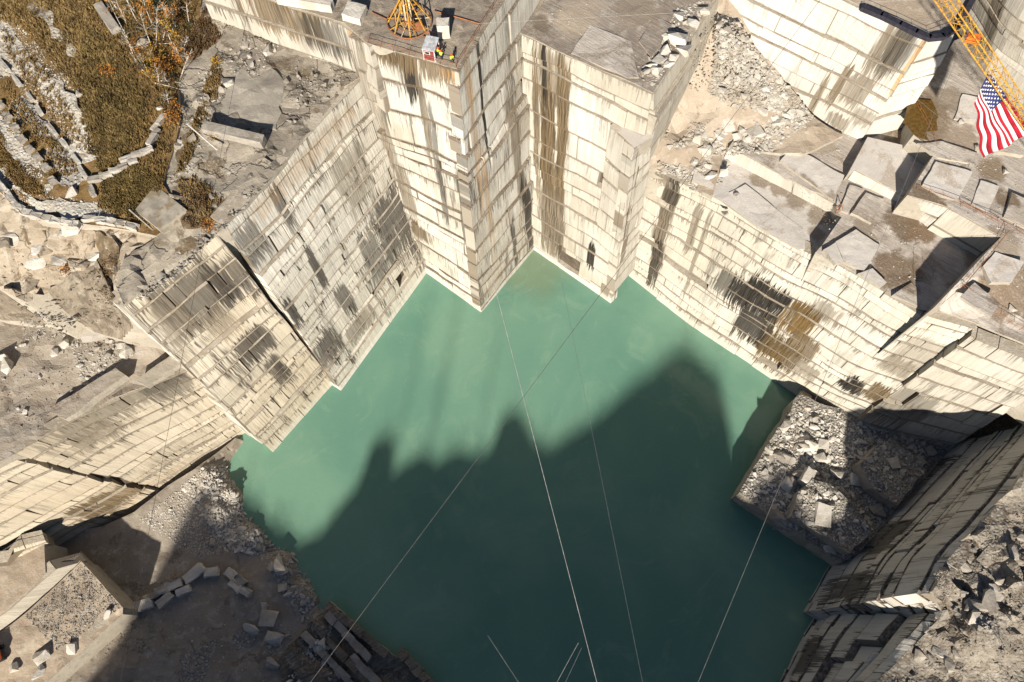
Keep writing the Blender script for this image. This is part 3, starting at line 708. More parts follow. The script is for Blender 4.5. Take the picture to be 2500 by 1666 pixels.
tag(mesh_obj('far_rim', vs, fs, M['rim']), kind='structure')

rt = random.Random(9); tv = []; tf = []
for _ in range(9000):
    k = rt.randrange(len(xs)); x, z = xs[k]; x += rt.uniform(-.8, .8)
    if x < -100 or x > 60: continue
    h = abs(rt.gauss(0, 1.5)) * (1.0 + .8 * mn.noise(Vector((x * .35, 3, 0)))); yy = -71 + rt.uniform(-2.5, 2.5); q = Vector((x, yy, z - .6 + h)); sz = rt.uniform(.12, .34)
    a = Vector((rt.uniform(-1, 1), rt.uniform(-1, 1), rt.uniform(-1, 1))).normalized() * sz; b = a.cross(Vector((rt.uniform(-1, 1), rt.uniform(-1, 1), rt.uniform(-1, 1)))).normalized() * sz
    i0 = len(tv); tv += [q - a, q + b, q + a, q - b]; tf.append((i0, i0 + 1, i0 + 2, i0 + 3))
tag(mesh_obj('rim_thicket', tv, tf, M['leafg']), 'leafy thicket along the far quarry rim', 'thicket', kind='stuff')
# land beyond the quarry, out to the horizon
gm = MB()
for x0, x1, y0, y1, z in ((100, 2400, 35, 2400, 45), (124, 2400, -330, 35, 33.5), (-2400, -104, -330, 2400, 30), (-104, 100, 106, 2400, 45), (-2400, 2400, -2400, -318, 33)):
    gm.add([(x0, y0, z), (x1, y0, z), (x1, y1, z), (x0, y1, z)], [(0, 1, 2, 3)])
tag(gm.build('surrounding_ground', M['se']), kind='structure')

# ------------------------------------------------------------------ the quarried walls
DK = (0.020, 0.017, 0.014); BR = (0.105, 0.075, 0.042); OR = (0.30, 0.175, 0.075); SG = (0.038, 0.031, 0.025); GB = (0.13, 0.105, 0.075)
def masks(bot, top, lst, toward=CENTER):
    g = WallGeo(bot, top, toward); out = []
    for (px, py, hu, hv, col, k) in lst:
        u, v = g.uv_at(px, py); out.append((u, v, hu, hv, col, k))
    return out
def W(name, label, bot, top, nc, blen, seed, stains=(), gargs=None, **kw):
    tw = kw.get('toward', CENTER)
    m = granite('granite_' + str(seed), off=seed * 13.7, masks=masks(bot, top, stains, tw), **(gargs or {}))
    return wall(name, label, bot, top, nc, blen, m, seed, **kw)
BR_W = (0.545, 0.52, 0.465)
LW = dict(white=(0.63, 0.595, 0.525), tan=(0.56, 0.515, 0.435))
W('quarry_wall', 'tall pale granite face of the derrick pillar, left of its sharp edge', [(1005, 638, 0), (1175, 762, 0)], [(850, 88, 72), (1116, 171, 72)], 15, 8.5, 1,
  [(1005, 190, 1.6, 5, DK, .9), (960, 130, 5, 3.0, BR, .9), (1060, 160, 4, 3.0, BR, .8), (930, 230, 1.2, 8, DK, .7), (1040, 300, .8, 10, GB, .8), (990, 470, 2.0, 8, GB, .7), (1000, 600, 4, 6, GB, .6), (1090, 150, 2, 2.5, OR, .6), (1010, 560, 5, 3, BR, .8), (960, 380, 1.5, 12, GB, .6), (1075, 420, .8, 16, DK, .6), (920, 300, 2, 20, GB, .6), (1130, 520, .6, 14, DK, .6)],
  dict(white=BR_W, streak=.7, fringe=.65), wav=0.9, gap=.26, prot=.28, joints=.8, ledge=M['ledge'], rake=.45)
W('quarry_wall', 'granite flank of the derrick pillar, right of its sharp edge, streaked with rust', [(1175, 762, 0), (1301, 611, 0), (1420, 468, 0)], [(1116, 171, 72), (1222, 4, 72), (1322, -152, 72)], 15, 8.0, 2,
  [(1160, 330, .9, 16, OR, .5), (1190, 480, .8, 18, OR, .4), (1140, 200, 1.5, 5, OR, .4), (1260, 380, 2.0, 20, GB, .7), (1285, 540, 1.6, 16, DK, .8), (1255, 600, .7, 12, DK, .7), (1175, 230, .6, 14, DK, .9)],
  dict(white=BR_W, streak=.8, fringe=.65), wav=0.9, gap=.26, prot=.3, joints=.8, ledge=M['ledge'], rake=.45)
_pl = [P(470, -64, 72), P(640, -8, 72), P(840, 56, 72), P(899, 106, 72)]
_pf = []
for _q in _pl: _pf.append(Vector((_q.x + .5, _q.y - 1.3, 58)))
W('quarry_wall', 'brown streaked granite face above the weathered rock shelf', _pf, [q + Vector((.15, -.4, 0)) for q in _pl], 4, 9, 3,
  [(700, 40, 8, 4, BR, .8), (870, 100, 2, 5, OR, .8), (800, 90, 5, 4, DK, .6)], dict(streak=.8, fringe=.8), wav=.4, gap=.18, joints=.5)
W('quarry_wall', 'wide grey ribbed wall between the pillar and the bright vertical ridge', [(1075, 622, 0), (833, 955, 0)], [(928, 140, 62), (550, 550, 62)], 22, 8.0, 4,
  [(965, 560, 5, 12, SG, .75), (920, 640, 3, 9, SG, .6), (800, 860, 4, 5, SG, .75), (700, 520, 1.2, 6, SG, .7), (780, 660, 1.0, 7, SG, .8), (620, 600, 3, 5, SG, .6), (720, 770, 1.2, 5, SG, .8), (860, 440, 4, 8, GB, .5), (740, 400, 14, 2.2, OR, .25), (850, 740, 2, 6, SG, .7), (880, 800, 5, 3, GB, .6)],
  dict(streak=.8, fringe=.75, cord=.9, **LW), wav=0.8, gap=.25, prot=.3, hole=.02, joints=1.1, deep=3.0)
W('quarry_wall', 'ribbed tan wall with black streaks below the vegetated ledge', [(815, 938, 0), (667, 1105, 0)], [(530, 573, 60.5), (303, 745, 58)], 17, 6.0, 6,
  [(470, 720, 7, 7, SG, .7), (560, 690, 4, 6, SG, .7), (620, 840, 4, 4, SG, .8), (680, 900, 2, 5, SG, .7), (420, 780, 3, 6, GB, .6), (540, 790, 3, 5, BR, .5)],
  dict(streak=.85, fringe=.8, cord=.9, white=(0.58, 0.53, 0.445), tan=(0.52, 0.445, 0.335)), wav=.7, gap=.2, prot=.3, hole=.02, joints=1.1, deep=3.0)
W('quarry_wall', 'narrow pale return beside the dark notch at the left waterline', [(640, 1086, 0), (585, 1049, 0)], [(282, 738, 57.2), (270, 731, 57.2)], 10, 9, 7, (), dict(white=BR_W, streak=.2, fringe=.2), wav=.4, toward=Vector((-30, -40, 0)))
TW = dict(white=(0.46, 0.405, 0.32), tan=(0.42, 0.35, 0.255))
W('quarry_wall', 'sunlit tan wall of thin courses above the turquoise water', [(604, 1058, 0), (403, 1194, 2)], [(462, 900, 31), (172, 1028, 35), (33, 1110, 36)], 12, 4.6, 8,
  [(300, 960, 10, 5, DK, .45), (420, 940, 3, 5, DK, .5), (250, 1060, 4, 3, GB, .5)], dict(streak=.5, fringe=.7, cord=.9, **TW), wav=.6, gap=.16, prot=.3, joints=.7, hole=.0)
W('quarry_wall', 'sunlit tan wall left of the dark slanting groove', [(395, 1203, 2), (232, 1300, 3), (70, 1398, 4)], [(28, 1124, 34), (-190, 1235, 34), (-400, 1345, 34)], 11, 6.0, 9,
  [(250, 1240, 5, 4, BR, .9), (320, 1200, 3, 3, BR, .8)], dict(streak=.4, fringe=.45, cord=.7, **TW), wav=.6, gap=.18, prot=.3, joints=.7, hole=.0)
W('quarry_wall', 'low stepped strata at the left edge below the tan walls', [(128, 1335, 10), (60, 1385, 11), (-120, 1420, 11)], [(110, 1320, 14.5), (20, 1340, 15), (-140, 1355, 15)], 3, 4, 10, (), dict(streak=.4, fringe=.4, **TW), wav=.4)
W('quarry_wall', 'smooth tan side of the gravel covered bench', [(190, 1335, 4), (334, 1482, 3)], [(199, 1371, 10.4), (301, 1486, 10.2)], 2, 12, 11, [(240, 1400, 2, 3, BR, .6)], dict(streak=.6, **TW), wav=.2, toward=Vector((0, 0, 0)))
W('quarry_wall', 'pale lower side of the gravel covered bench facing the dark floor', [(334, 1482, 3), (110, 1690, 3)], [(301, 1486, 10.2), (60, 1715, 10.0)], 2, 12, 12, (), dict(streak=.3, **TW), wav=.2, toward=Vector((-60, -40, 0)))
W('quarry_wall', 'bright smooth face between the sand bench and the gravel bench', [(205, 1366, 10.5), (0, 1550, 11), (-150, 1600, 11)], [(118, 1400, 13), (-20, 1520, 13), (-180, 1570, 13)], 1, 14, 13, (), dict(white=(0.46, 0.42, 0.36), streak=.2, fringe=.1), wav=.1, toward=Vector((0, 0, 0)))
W('quarry_wall', 'cream wall in the back corner with a broad brown water stain', [(1293, 606, 0), (1492, 742, 0)], [(1266, 80, 62), (1415, 150, 62), (1594, 227, 62)], 14, 7.5, 14,
  [(1335, 420, 1.6, 24, BR, .95), (1370, 400, 1.4, 26, BR, .9), (1345, 560, 4.2, 12, GB, .9), (1345, 200, 3, 8, BR, .7), (1330, 170, .5, 8, DK, .9), (1385, 260, .6, 10, BR, .8), (1442, 622, 1.0, 4.5, DK, .9), (1310, 300, .8, 20, BR, .8)],
  dict(white=(0.545, 0.52, 0.465), streak=.25, fringe=.4), wav=.8, gap=.18, prot=.25, joints=.4)
_mf = [P(1590, 224, 62), P(1672, 108, 62), P(1742, -4, 62), P(1785, -75, 62)]
W('quarry_wall', 'pale rough flank of the middle terrace beside the dirt chute', [Vector((q.x + 1.9, q.y - 1.3, 43)) for q in _mf], [q + Vector((.5, -.3, 0)) for q in _mf], 5, 8, 31, (), dict(white=(0.44, 0.41, 0.355), streak=.4, fringe=.3), wav=.6, gap=.2, prot=.35, joints=.6, toward=Vector((120, 40, 0)))
W('quarry_wall', 'pale face of the stepped corner buttress', [(1440, 706, 0), (1492, 742, 0)], [(1490, 305, 52), (1549, 360, 52)], 11, 7, 15, (), dict(white=(0.545, 0.52, 0.465), streak=.2, fringe=.3), wav=.7, gap=.2)
W('quarry_wall', 'narrow shaded flank of the stepped corner buttress', [(1492, 742, 0), (1548, 672, 0)], [(1549, 360, 52), (1597, 322, 52)], 11, 6, 16, (), dict(white=(0.50, 0.47, 0.41), streak=.3, fringe=.3), wav=.7, gap=.2)
W('quarry_wall', 'long sunlit cream wall with black and amber stains above the water', [(1535, 674, 0), (1690, 795, 0), (1945, 965, 0), (2085, 1034, 5)], [(1570, 402, 40), (1760, 490, 42), (1850, 553, 42.4), (1960, 612, 42.5), (1992, 626, 42.6), (2040, 645, 44.9), (2122, 691, 44.9), (2252, 770, 45.5), (2380, 804, 46.5)], 14, 5.5, 17,
  [(1620, 560, 1.7, 20, GB, .95), (1600, 640, 1.5, 10, DK, .7), (1700, 620, .5, 14, GB, .6), (1865, 735, 5.0, 6, DK, .92), (1805, 715, 3.0, 5, DK, .9), (1945, 780, 3.4, 6, (0.105, 0.064, 0.022), .95), (1900, 855, 5.0, 6, (0.085, 0.056, 0.024), .92), (1840, 800, 4, 6, DK, .85), (1770, 690, 2, 5, DK, .7), (1960, 850, 3, 4, BR, .8), (1690, 560, 1.0, 8, GB, .7), (2010, 760, 3, 3, GB, .6), (2200, 900, 4, 3, GB, .6), (1640, 470, 1.5, 5, DK, .6), (2080, 935, 2.6, 3.0, DK, .95), (2150, 960, 3.0, 3.0, BR, .9), (1960, 900, 4, 3, GB, .6), (1610, 420, 2.5, 3, GB, .8), (2250, 870, 5, 5, GB, .4)],
  dict(white=(0.525, 0.495, 0.435), tan=(0.47, 0.425, 0.345), streak=.55, fringe=.6), wav=.8, gap=.17, prot=.24, joints=.8)
W('quarry_wall', 'blue shaded section of the right wall above the rubble bench', [(2072, 1040, 5), (2310, 1100, 6)], [(2372, 822, 46.3), (2600, 915, 48)], 9, 6, 18,
  [(2200, 1000, 6, 8, DK, .5)], dict(streak=.6, fringe=.5), wav=.8, gap=.3, prot=.3)
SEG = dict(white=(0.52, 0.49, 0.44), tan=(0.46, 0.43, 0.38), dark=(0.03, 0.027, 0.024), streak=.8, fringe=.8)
W('quarry_wall', 'dark streaked wall in shade rising from the rubble bench to the right rim', [(2320, 1085, 6), (2018, 1382, -1), (1955, 1495, -1)], [(2590, 1015, 34), (2446, 1213, 34), (2374, 1295, 34), (2310, 1356, 34), (2267, 1445, 34)], 11, 7.5, 19,
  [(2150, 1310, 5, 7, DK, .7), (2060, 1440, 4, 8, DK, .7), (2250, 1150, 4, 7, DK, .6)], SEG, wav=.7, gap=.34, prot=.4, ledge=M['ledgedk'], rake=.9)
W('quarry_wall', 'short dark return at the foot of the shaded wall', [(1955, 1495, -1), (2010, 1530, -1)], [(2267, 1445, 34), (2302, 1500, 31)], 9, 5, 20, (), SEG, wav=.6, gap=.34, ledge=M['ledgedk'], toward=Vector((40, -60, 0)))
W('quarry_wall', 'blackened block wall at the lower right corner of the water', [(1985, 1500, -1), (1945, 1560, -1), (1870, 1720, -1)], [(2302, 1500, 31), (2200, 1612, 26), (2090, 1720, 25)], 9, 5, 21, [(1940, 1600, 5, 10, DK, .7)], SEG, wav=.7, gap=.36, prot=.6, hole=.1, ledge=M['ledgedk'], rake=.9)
W('quarry_wall', 'waterside edge of the rubble bench, sunlit at its left corner', [(1790, 1221, -1), (1912, 1305, -1), (2030, 1386, -1)], [(1802, 1206, 6), (1930, 1290, 6), (2058, 1372, 6)], 2, 12, 22, (), dict(white=(0.48, 0.43, 0.35), streak=.3), wav=.3, gap=.2, toward=Vector((0, -20, 0)))
W('quarry_wall', 'dim left edge of the rubble bench along the water', [(1790, 1221, -1), (1850, 1118, -1), (1944, 962, -1)], [(1802, 1206, 6), (1860, 1110, 6.5), (1952, 962, 7)], 2, 12, 23, (), dict(white=(0.40, 0.35, 0.28), streak=.5), wav=.3, gap=.2, toward=Vector((0, 40, 0)))
_a, _b, _c = P(2106, 21, 68), P(2267, 96, 68), P(2335, 71, 68)
_d = (_b - _a).normalized(); _o = Vector((_d.y, -_d.x, 0)) * 3.6
def _dn(q, o, z): return Vector((q.x + o.x, q.y + o.y, z))
W('quarry_wall', 'dazzling white streaked wall at the top right below the curved kerb', [_dn(_a - _d * 46, _o, 44), _dn(_a, _o, 44), _dn(_b, _o, 44)], [_a - _d * 46, _a, _b], 7, 9, 24,
  [(2170, 120, 2.5, 6, GB, .8), (2200, 110, 2, 5, DK, .6), (2240, 130, .7, 7, OR, .8), (2050, 210, 1.0, 5, BR, .8), (2000, 230, .8, 5, BR, .7), (2090, 220, 2.5, 3, GB, .7), (2040, 290, 3, 2, GB, .7), (2160, 310, 4, 2, GB, .5)],
  dict(white=(0.55, 0.53, 0.485), tan=(0.50, 0.465, 0.40), streak=.4, fringe=.3), wav=.5, gap=.16, prot=.25, joints=.4)
_e = (_c - _b).normalized(); _o2 = Vector((_e.y, -_e.x, 0)) * 3.0
W('quarry_wall', 'small smooth corner of the white upper wall under the bend of the kerb', [_dn(_b, _o, 44), _dn(_c, _o2, 44)], [_b, _c], 6, 9, 30, (), dict(white=(0.55, 0.53, 0.485), tan=(0.50, 0.465, 0.40), streak=.2, fringe=.2), wav=.4, gap=.14, joints=.4, toward=Vector((90, 20, 0)))
W('quarry_wall', 'white wall behind the orange platform at the upper right corner', [(2345, 60, 52), (2400, 170, 52), (2560, 290, 52), (2700, 380, 52)], [(2400, -140, 74), (2520, -20, 74), (2680, 60, 74), (2800, 120, 74)], 6, 9, 25, [(2420, 60, 2, 8, GB, .7)], dict(white=(0.50, 0.475, 0.425), streak=.35, fringe=.2), wav=.4, toward=Vector((30, 40, 0)))
W('rock_step', 'bright low step below the dirt pocket on the right terrace', [(1767, 386, 42), (2053, 533, 42)], [(1781, 357, 45.2), (2037, 497, 45.2)], 1, 14, 26, (), dict(white=(0.52, 0.495, 0.445), streak=.1, fringe=.1), wav=.1, prot=.1)
W('rock_step', 'short bright step under the smooth grey slab of the right terrace', [(2068, 440, 45.3), (2192, 500, 45.3)], [(2088, 414, 47.4), (2206, 478, 47.4)], 1, 10, 27, (), dict(white=(0.52, 0.495, 0.445), streak=.1, fringe=.1), wav=.1, prot=.1)
W('rock_step', 'white back face of the deep shadowed notch', [(2262, 562, 45.8), (2382, 632, 45.8)], [(2318, 508, 51.5), (2445, 576, 52)], 2, 10, 28, (), dict(white=(0.545, 0.52, 0.465), streak=.2, fringe=.2), wav=.2, prot=.1)
W('rock_step', 'pale slope below the railing in front of the right slab', [(2195, 500, 45.6), (2262, 555, 45.8)], [(2218, 478, 51.4), (2318, 508, 51.5)], 2, 9, 29, (), dict(white=(0.48, 0.45, 0.40), streak=.5, fringe=.3), wav=.2, prot=.1)

# ================================================================== ROCK LYING ABOUT
G = random.Random(77)
ORD = ['first', 'second', 'third', 'fourth', 'fifth', 'sixth', 'seventh', 'eighth', 'ninth', 'tenth', 'eleventh', 'twelfth', 'thirteenth', 'fourteenth', 'fifteenth', 'sixteenth']
def cell(x, y, poly):
    xs = [p[0] for p in poly]; ys = [p[1] for p in poly]
    i = min(2, int(3 * (x - min(xs)) / (max(xs) - min(xs)))); j = min(2, int(3 * (y - min(ys)) / (max(ys) - min(ys))))
    return [['in the upper left part', 'in the upper middle', 'in the upper right part'], ['at the left side', 'in the middle', 'at the right side'], ['in the lower left part', 'in the lower middle', 'in the lower right part']][j][i]
def sow(poly, n, surf, region, group, lo, hi, mats, flat, noun='boulder'):
    """boulders that differ in size, tone and place, each with a label of its own"""
    used = set(); tries = 0
    while len(used) < n and tries < n * 30:
        tries += 1; x, y = pick(poly); s_ = G.uniform(lo, hi); k = G.randrange(len(mats))
        sz = 'small' if s_ < lo + (hi - lo) / 3 else ('middling' if s_ < lo + (hi - lo) * .67 else 'big')
        lab = f"{sz} {mats[k][1]} {noun} {cell(x, y, poly)} of the {region}"
        if lab in used: continue
        used.add(lab); boulder(x, y, s_, surf, M[mats[k][0]], lab, group, flat=flat)
def pick(poly):
    xs = [p[0] for p in poly]; ys = [p[1] for p in poly]
    while True:
        x, y = G.uniform(min(xs), max(xs)), G.uniform(min(ys), max(ys))
        if in_poly([x], [y], poly)[0]: return x, y
# fan of broken stone below the upper wall
FAN = [(1752, 40), (1790, 30), (1850, 130), (1990, 290), (1930, 330), (1880, 370), (1790, 380), (1740, 380), (1700, 470), (1610, 420), (1600, 380), (1660, 340), (1720, 300), (1740, 180)]
rubble('rubble', 'chute', FAN, 6500, 0.26, 1.5, M['boulder'], 21, 'fan of grey broken stone spilling below the white upper wall')
rubble('rubble', 'chute', [(1600, 410), (1640, 260), (1700, 120), (1745, 20), (1770, 60), (1720, 300), (1650, 400)], 380, 0.2, 0.8, M['dirt'], 22, 'scattered stones on the dirt chute beside the middle terrace', pw=1.8)
rubble('rubble', 't0', [(1700, 360), (1790, 395), (1760, 450), (1690, 440)], 260, 0.25, 1.0, M['boulder'], 23, 'broken stone at the foot of the fan on the grey slab')
rubble('rubble', 't1', [(1880, 300), (2000, 300), (2080, 380), (1960, 400)], 220, 0.12, 0.5, M['boulder'], 24, 'thin stone litter on the dusty work terrace')
for i, (x, y, s_) in enumerate([(1778, 312, 3.0), (1842, 325, 3.2), (1905, 300, 2.6), (1760, 330, 2.4), (1720, 370, 2.6), (1735, 430, 2.4), (1765, 425, 1.7), (1860, 275, 2.2), (1930, 280, 1.8), (1800, 335, 1.9), (1890, 290, 1.8), (1700, 345, 1.8)]):
    boulder(x, y, s_, 'chute', M['whiteblock'], ORD[i] + ' of the large pale boulders at the foot of the stone fan', 'large boulders of the stone fan', flat=.6)
sow([(1760, 60), (1850, 150), (1970, 290), (1890, 350), (1740, 400), (1660, 400), (1740, 250)], 34, 'chute', 'stone fan', 'boulders of the stone fan', .9, 1.8, [('boulder', 'grey'), ('whiteblock', 'pale')], .75)
# rubble pocket on the middle terrace
rubble('rubble', 'mid', [(1560, 190), (1600, 110), (1660, 10), (1730, 0), (1700, 70), (1640, 140), (1600, 215)], 420, 0.25, 1.2, M['boulder'], 25, 'stone heap in the slot of the middle terrace')
for i, (x, y, s_) in enumerate([(1650, 100, 3.6), (1668, 125, 2.6), (1690, 60, 2.4), (1622, 130, 2.2), (1606, 150, 2.0), (1640, 145, 2.0), (1600, 175, 2.2), (1578, 180, 1.7), (1630, 160, 1.8), (1655, 40, 2.0), (1715, 30, 2.2), (1590, 165, 1.5), (1625, 95, 1.6)]):
    boulder(x, y, s_, 'mid', M['whiteblock'], ORD[i] + ' largest pale block of the middle terrace heap', 'blocks of the middle terrace heap', flat=.75)
rubble('rubble', 't1', [(1900, 400), (2060, 470), (2250, 560), (2260, 740), (2080, 650), (2020, 560)], 420, .08, .45, M['boulder'], 26, 'grit scattered over the work terrace', pw=1.7)
rubble('rubble', 't3', [(2290, 380), (2500, 300), (2540, 800), (2400, 780), (2460, 600), (2330, 500)], 520, .08, .5, M['boulder'], 27, 'grit scattered over the right terrace', pw=1.7)
rubble('rubble', 'mid', [(1290, 90), (1360, 10), (1600, 10), (1560, 180), (1420, 140)], 260, .08, .4, M['boulder'], 28, 'grit scattered over the middle terrace', pw=1.7)
# single stones of the right terraces
for x, y, lab in [(1944, 372, 'angular boulder with a sharp shadow beside the grey slab'), (2370, 405, 'dark little boulder below the flag'), (2383, 365, 'stone at the foot of the flag shadow'), (2455, 420, 'lone boulder near the right edge below the flag'), (2470, 755, 'white stone cube on the brown dirt near the right edge'), (2345, 300, 'grey stone left of the flag'), (1770, 520, 'lone angular stone on the rim slab'), (1800, 480, 'small stone above the rim slab'), (2085, 520, 'stone beside the rusty trestle')]:
    sf = 't3' if x > 2290 else ('t1' if x > 1900 else 't0')
    boulder(x, y, 1.3, sf, M['boulder'], lab)
# shelf blocks on the left
boulder(558, 200, 2.4, 'shelf', M['whiteblock'], 'white boulder beside the smooth grey dome', flat=.9)
boulder(655, 132, 1.9, 'shelf', M['whiteblock'], 'pale cube shaped boulder below the brown streaked face', flat=1.0)
boulder(545, 222, 1.3, 'shelf', M['boulder'], 'small boulder left of the smooth dome')
boulder(352, 112, 1.9, 'brush', M['boulder'], 'pale boulder among the bare birches', flat=1.0)
boulder(195, 232, 1.3, 'brush', M['whiteblock'], 'white stone on the brown grass slope')
boulder(392, 266, 1.1, 'brush', M['whiteblock'], 'white stone at the upper end of the curved block row')
boulder(177, 475, 2.0, 'brush', M['whiteblock'], 'cream boulder inside the lower bend of the gravel', flat=.7)
for i, (x, y) in enumerate([(495, 300), (470, 340), (450, 270), (505, 240), (520, 190), (480, 410), (430, 480), (700, 60), (620, 60), (560, 40), (530, 90), (600, 110), (760, 190), (790, 210), (700, 200), (560, 420), (610, 430), (650, 400), (520, 480), (580, 500), (480, 460)]):
    boulder(x, y, G.uniform(.9, 1.7), 'shelf', G.choice((M['shelf'], M['greyblock'])), ['flat rough slab %s' % w_ for w_ in ('left of the long beam on the shelf', 'below the fallen pole on the shelf', 'at the left border of the shelf', 'beside the small boulder left of the dome', 'above the dome at its left', 'near the concrete pad corner', 'right above the concrete pad', 'at the top edge of the shelf under the streaked face', 'left of the pale cube on the shelf', 'in the upper left corner of the shelf', 'below the upper left corner of the shelf', 'between the yellow green shrub and the cube', 'by the pillar foot on the shelf', 'touching the pillar foot on the shelf', 'right of the dome top', 'under the long beam at its left', 'under the long beam in its middle', 'under the long beam at its right', 'among the dead shrubs near the pad', 'at the rim below the long beam', 'between the pad and the dead shrubs')][i], 'loose slabs of the weathered shelf', flat=.45)
rubble('rubble', 'shelf', [(440, 300), (480, 180), (560, 120), (640, 60), (700, 80), (640, 180), (540, 230), (480, 420), (420, 440)], 500, 0.2, 1.1, M['boulder'], 31, 'loose stone along the upper part of the weathered shelf')
rubble('rubble', 'shelf', [(330, 730), (420, 620), (520, 540), (600, 460), (660, 440), (560, 540), (440, 670), (350, 735)], 650, 0.2, 1.3, M['greyblock'], 32, 'broken stone strewn along the lower rim of the shelf')
rubble('rubble', 'shelf', [(720, 150), (820, 140), (860, 190), (760, 300), (700, 300)], 260, 0.2, 1.0, M['greyblock'], 33, 'broken stone on the shelf next to the pillar')
# pit on the far left
rubble('rubble', 'pit', [(170, 835), (300, 820), (330, 860), (260, 930), (200, 940)], 620, 0.2, 1.1, M['boulder'], 34, 'grey stone pile in the left pit')
rubble('rubble', 'pit', [(0, 850), (170, 800), (260, 930), (200, 1000), (60, 1060), (0, 1000)], 520, 0.12, 0.5, M['dirtw'], 35, 'small stones strewn over the dusty pit floor', pw=1.8)
rubble('rubble', 'slope', [(40, 790), (110, 760), (180, 790), (150, 830), (60, 830)], 260, 0.2, .9, M['greyblock'], 36, 'dark debris bank at the foot of the striped slope')
for x, y, s_, lab in [(160, 842, 2.4, 'white split boulder in the left pit'), (136, 862, 1.9, 'grey boulder next to the white one in the left pit'), (22, 895, 2.8, 'white block at the left edge of the pit'), (10, 875, 2.3, 'grey block behind the white one at the left edge'), (297, 845, 1.9, 'pale square boulder on the pit stone pile'), (312, 862, 2.3, 'cream boulder at the right end of the pit stone pile'), (265, 868, 1.6, 'flat boulder in the middle of the pit stone pile'), (195, 893, 1.0, 'small white stone in the left pit'), (175, 957, .9, 'lone little stone near the pit rim')]:
    boulder(x, y, s_, 'pit', M['whiteblock'] if 'white' in lab or 'cream' in lab or 'pale' in lab else M['greyblock'], lab, flat=.8)
sow([(0, 560), (200, 560), (300, 600), (240, 640), (60, 720), (0, 690)], 16, 'apron', 'tan rock apron', 'slabs of the tan apron', 1.2, 3.4, [('tanslab', 'tan'), ('whiteblock', 'pale')], .35, 'slab')
rubble('rubble', 'apron', [(0, 600), (180, 600), (240, 640), (60, 725), (0, 690)], 240, .15, .9, M['tanslab'], 37, 'small stones on the tan rock apron')
rubble('rubble', 'slope', [(40, 740), (240, 650), (290, 740), (300, 800), (100, 800)], 420, .2, 1.1, M['strata'], 38, 'broken stone on the striped slope')
sow([(20, 820), (200, 810), (330, 870), (180, 1000), (30, 1060), (0, 950)], 14, 'pit', 'left pit floor', 'stones of the left pit', .5, 1.3, [('boulder', 'grey'), ('whiteblock', 'pale')], .7, 'stone')
# gravel and stones on the quarry floor at the lower left
rubble('rubble', 'floor', [(440, 1190), (500, 1140), (560, 1130), (600, 1200), (650, 1290), (640, 1360), (560, 1340), (480, 1240)], 3600, 0.2, 1.4, M['whiteblock'], 41, 'bank of broken stone sloping into the turquoise water', pw=2.0)
rubble('rubble', 'floor', [(340, 1270), (440, 1190), (520, 1270), (560, 1350), (480, 1360), (380, 1300)], 3200, 0.12, 0.5, M['whiteblock'], 42, 'finer gravel fan on the lower left floor')
rubble('rubble', 'floor', [(600, 1220), (650, 1280), (740, 1330), (780, 1410), (830, 1490), (900, 1560), (830, 1570), (760, 1560), (700, 1460), (640, 1370), (560, 1300)], 1500, 0.25, 1.5, M['boulder'], 43, 'brown shore rubble along the left waterline', pw=2.0)
rubble('rubble', 'floor', [(270, 1530), (340, 1480), (385, 1540), (370, 1590), (260, 1600), (235, 1590)], 420, 0.15, 0.7, M['darkrock'], 44, 'dark stone heap at the foot of the gravel bench')
rubble('rubble', 'floor', [(690, 1520), (760, 1580), (800, 1650), (700, 1700), (640, 1600)], 260, 0.2, 1.0, M['boulder'], 45, 'stones in front of the leaning beams')
sow([(600, 1230), (660, 1290), (735, 1330), (775, 1400), (815, 1470), (770, 1480), (690, 1420), (600, 1300)], 34, 'floor', 'left shore rubble', 'boulders of the left shore', .8, 2.2, [('boulder', 'pale'), ('greyblock', 'grey'), ('darkrock', 'brown')], .6)
for i, (x, y, s_, lab) in enumerate([(690, 1372, 3.2, 'large pale boulder standing on the left shore'), (672, 1560, 3.0, 'long pale stone leaning on the dark floor'), (655, 1510, 3.4, 'wedge shaped pale stone above the leaning one'), (615, 1535, 2.8, 'upright narrow stone on the dark floor'), (668, 1620, 2.4, 'cracked grey boulder lowest on the dark floor'), (646, 1485, 1.9, 'rounded boulder behind the wedge shaped stone'), (690, 1430, 2.0, 'pale boulder between shore and dark floor'), (705, 1450, 1.8, 'grey boulder beside the shore slope'), (520, 1325, 1.4, 'stone at the head of the block row')]):
    boulder(x, y, s_, 'floor', M['boulder'], lab, flat=.65, stretch=1.2)
rubble('rubble', 'bl', [(199, 1376), (296, 1484), (210, 1540), (140, 1590), (62, 1505)], 5200, 0.10, 0.42, M['gravel'], 46, 'even carpet of crushed gravel on the low bench', pw=2.6)
for x, y, s_, lab in [(38, 1630, 2.4, 'smooth grey boulder in the lower left corner'), (105, 1602, 2.8, 'broad boulder casting a pointed shadow by the gravel'), (178, 1585, 2.2, 'tilted boulder on the edge of the gravel bench'), (265, 1500, 1.8, 'boulder at the right corner of the gravel bench'), (95, 1640, 2.6, 'flat pale slab stone near the lower left corner')]:
    boulder(x, y, s_, 'bl', M['whiteblock'], lab, flat=.7)
rubble('rubble', 'floor', [(330, 1500), (480, 1440), (620, 1460), (700, 1560), (640, 1690), (330, 1690), (260, 1620)], 900, .08, .5, M['boulder'], 47, 'small stones strewn over the dark quarry floor', pw=1.7)
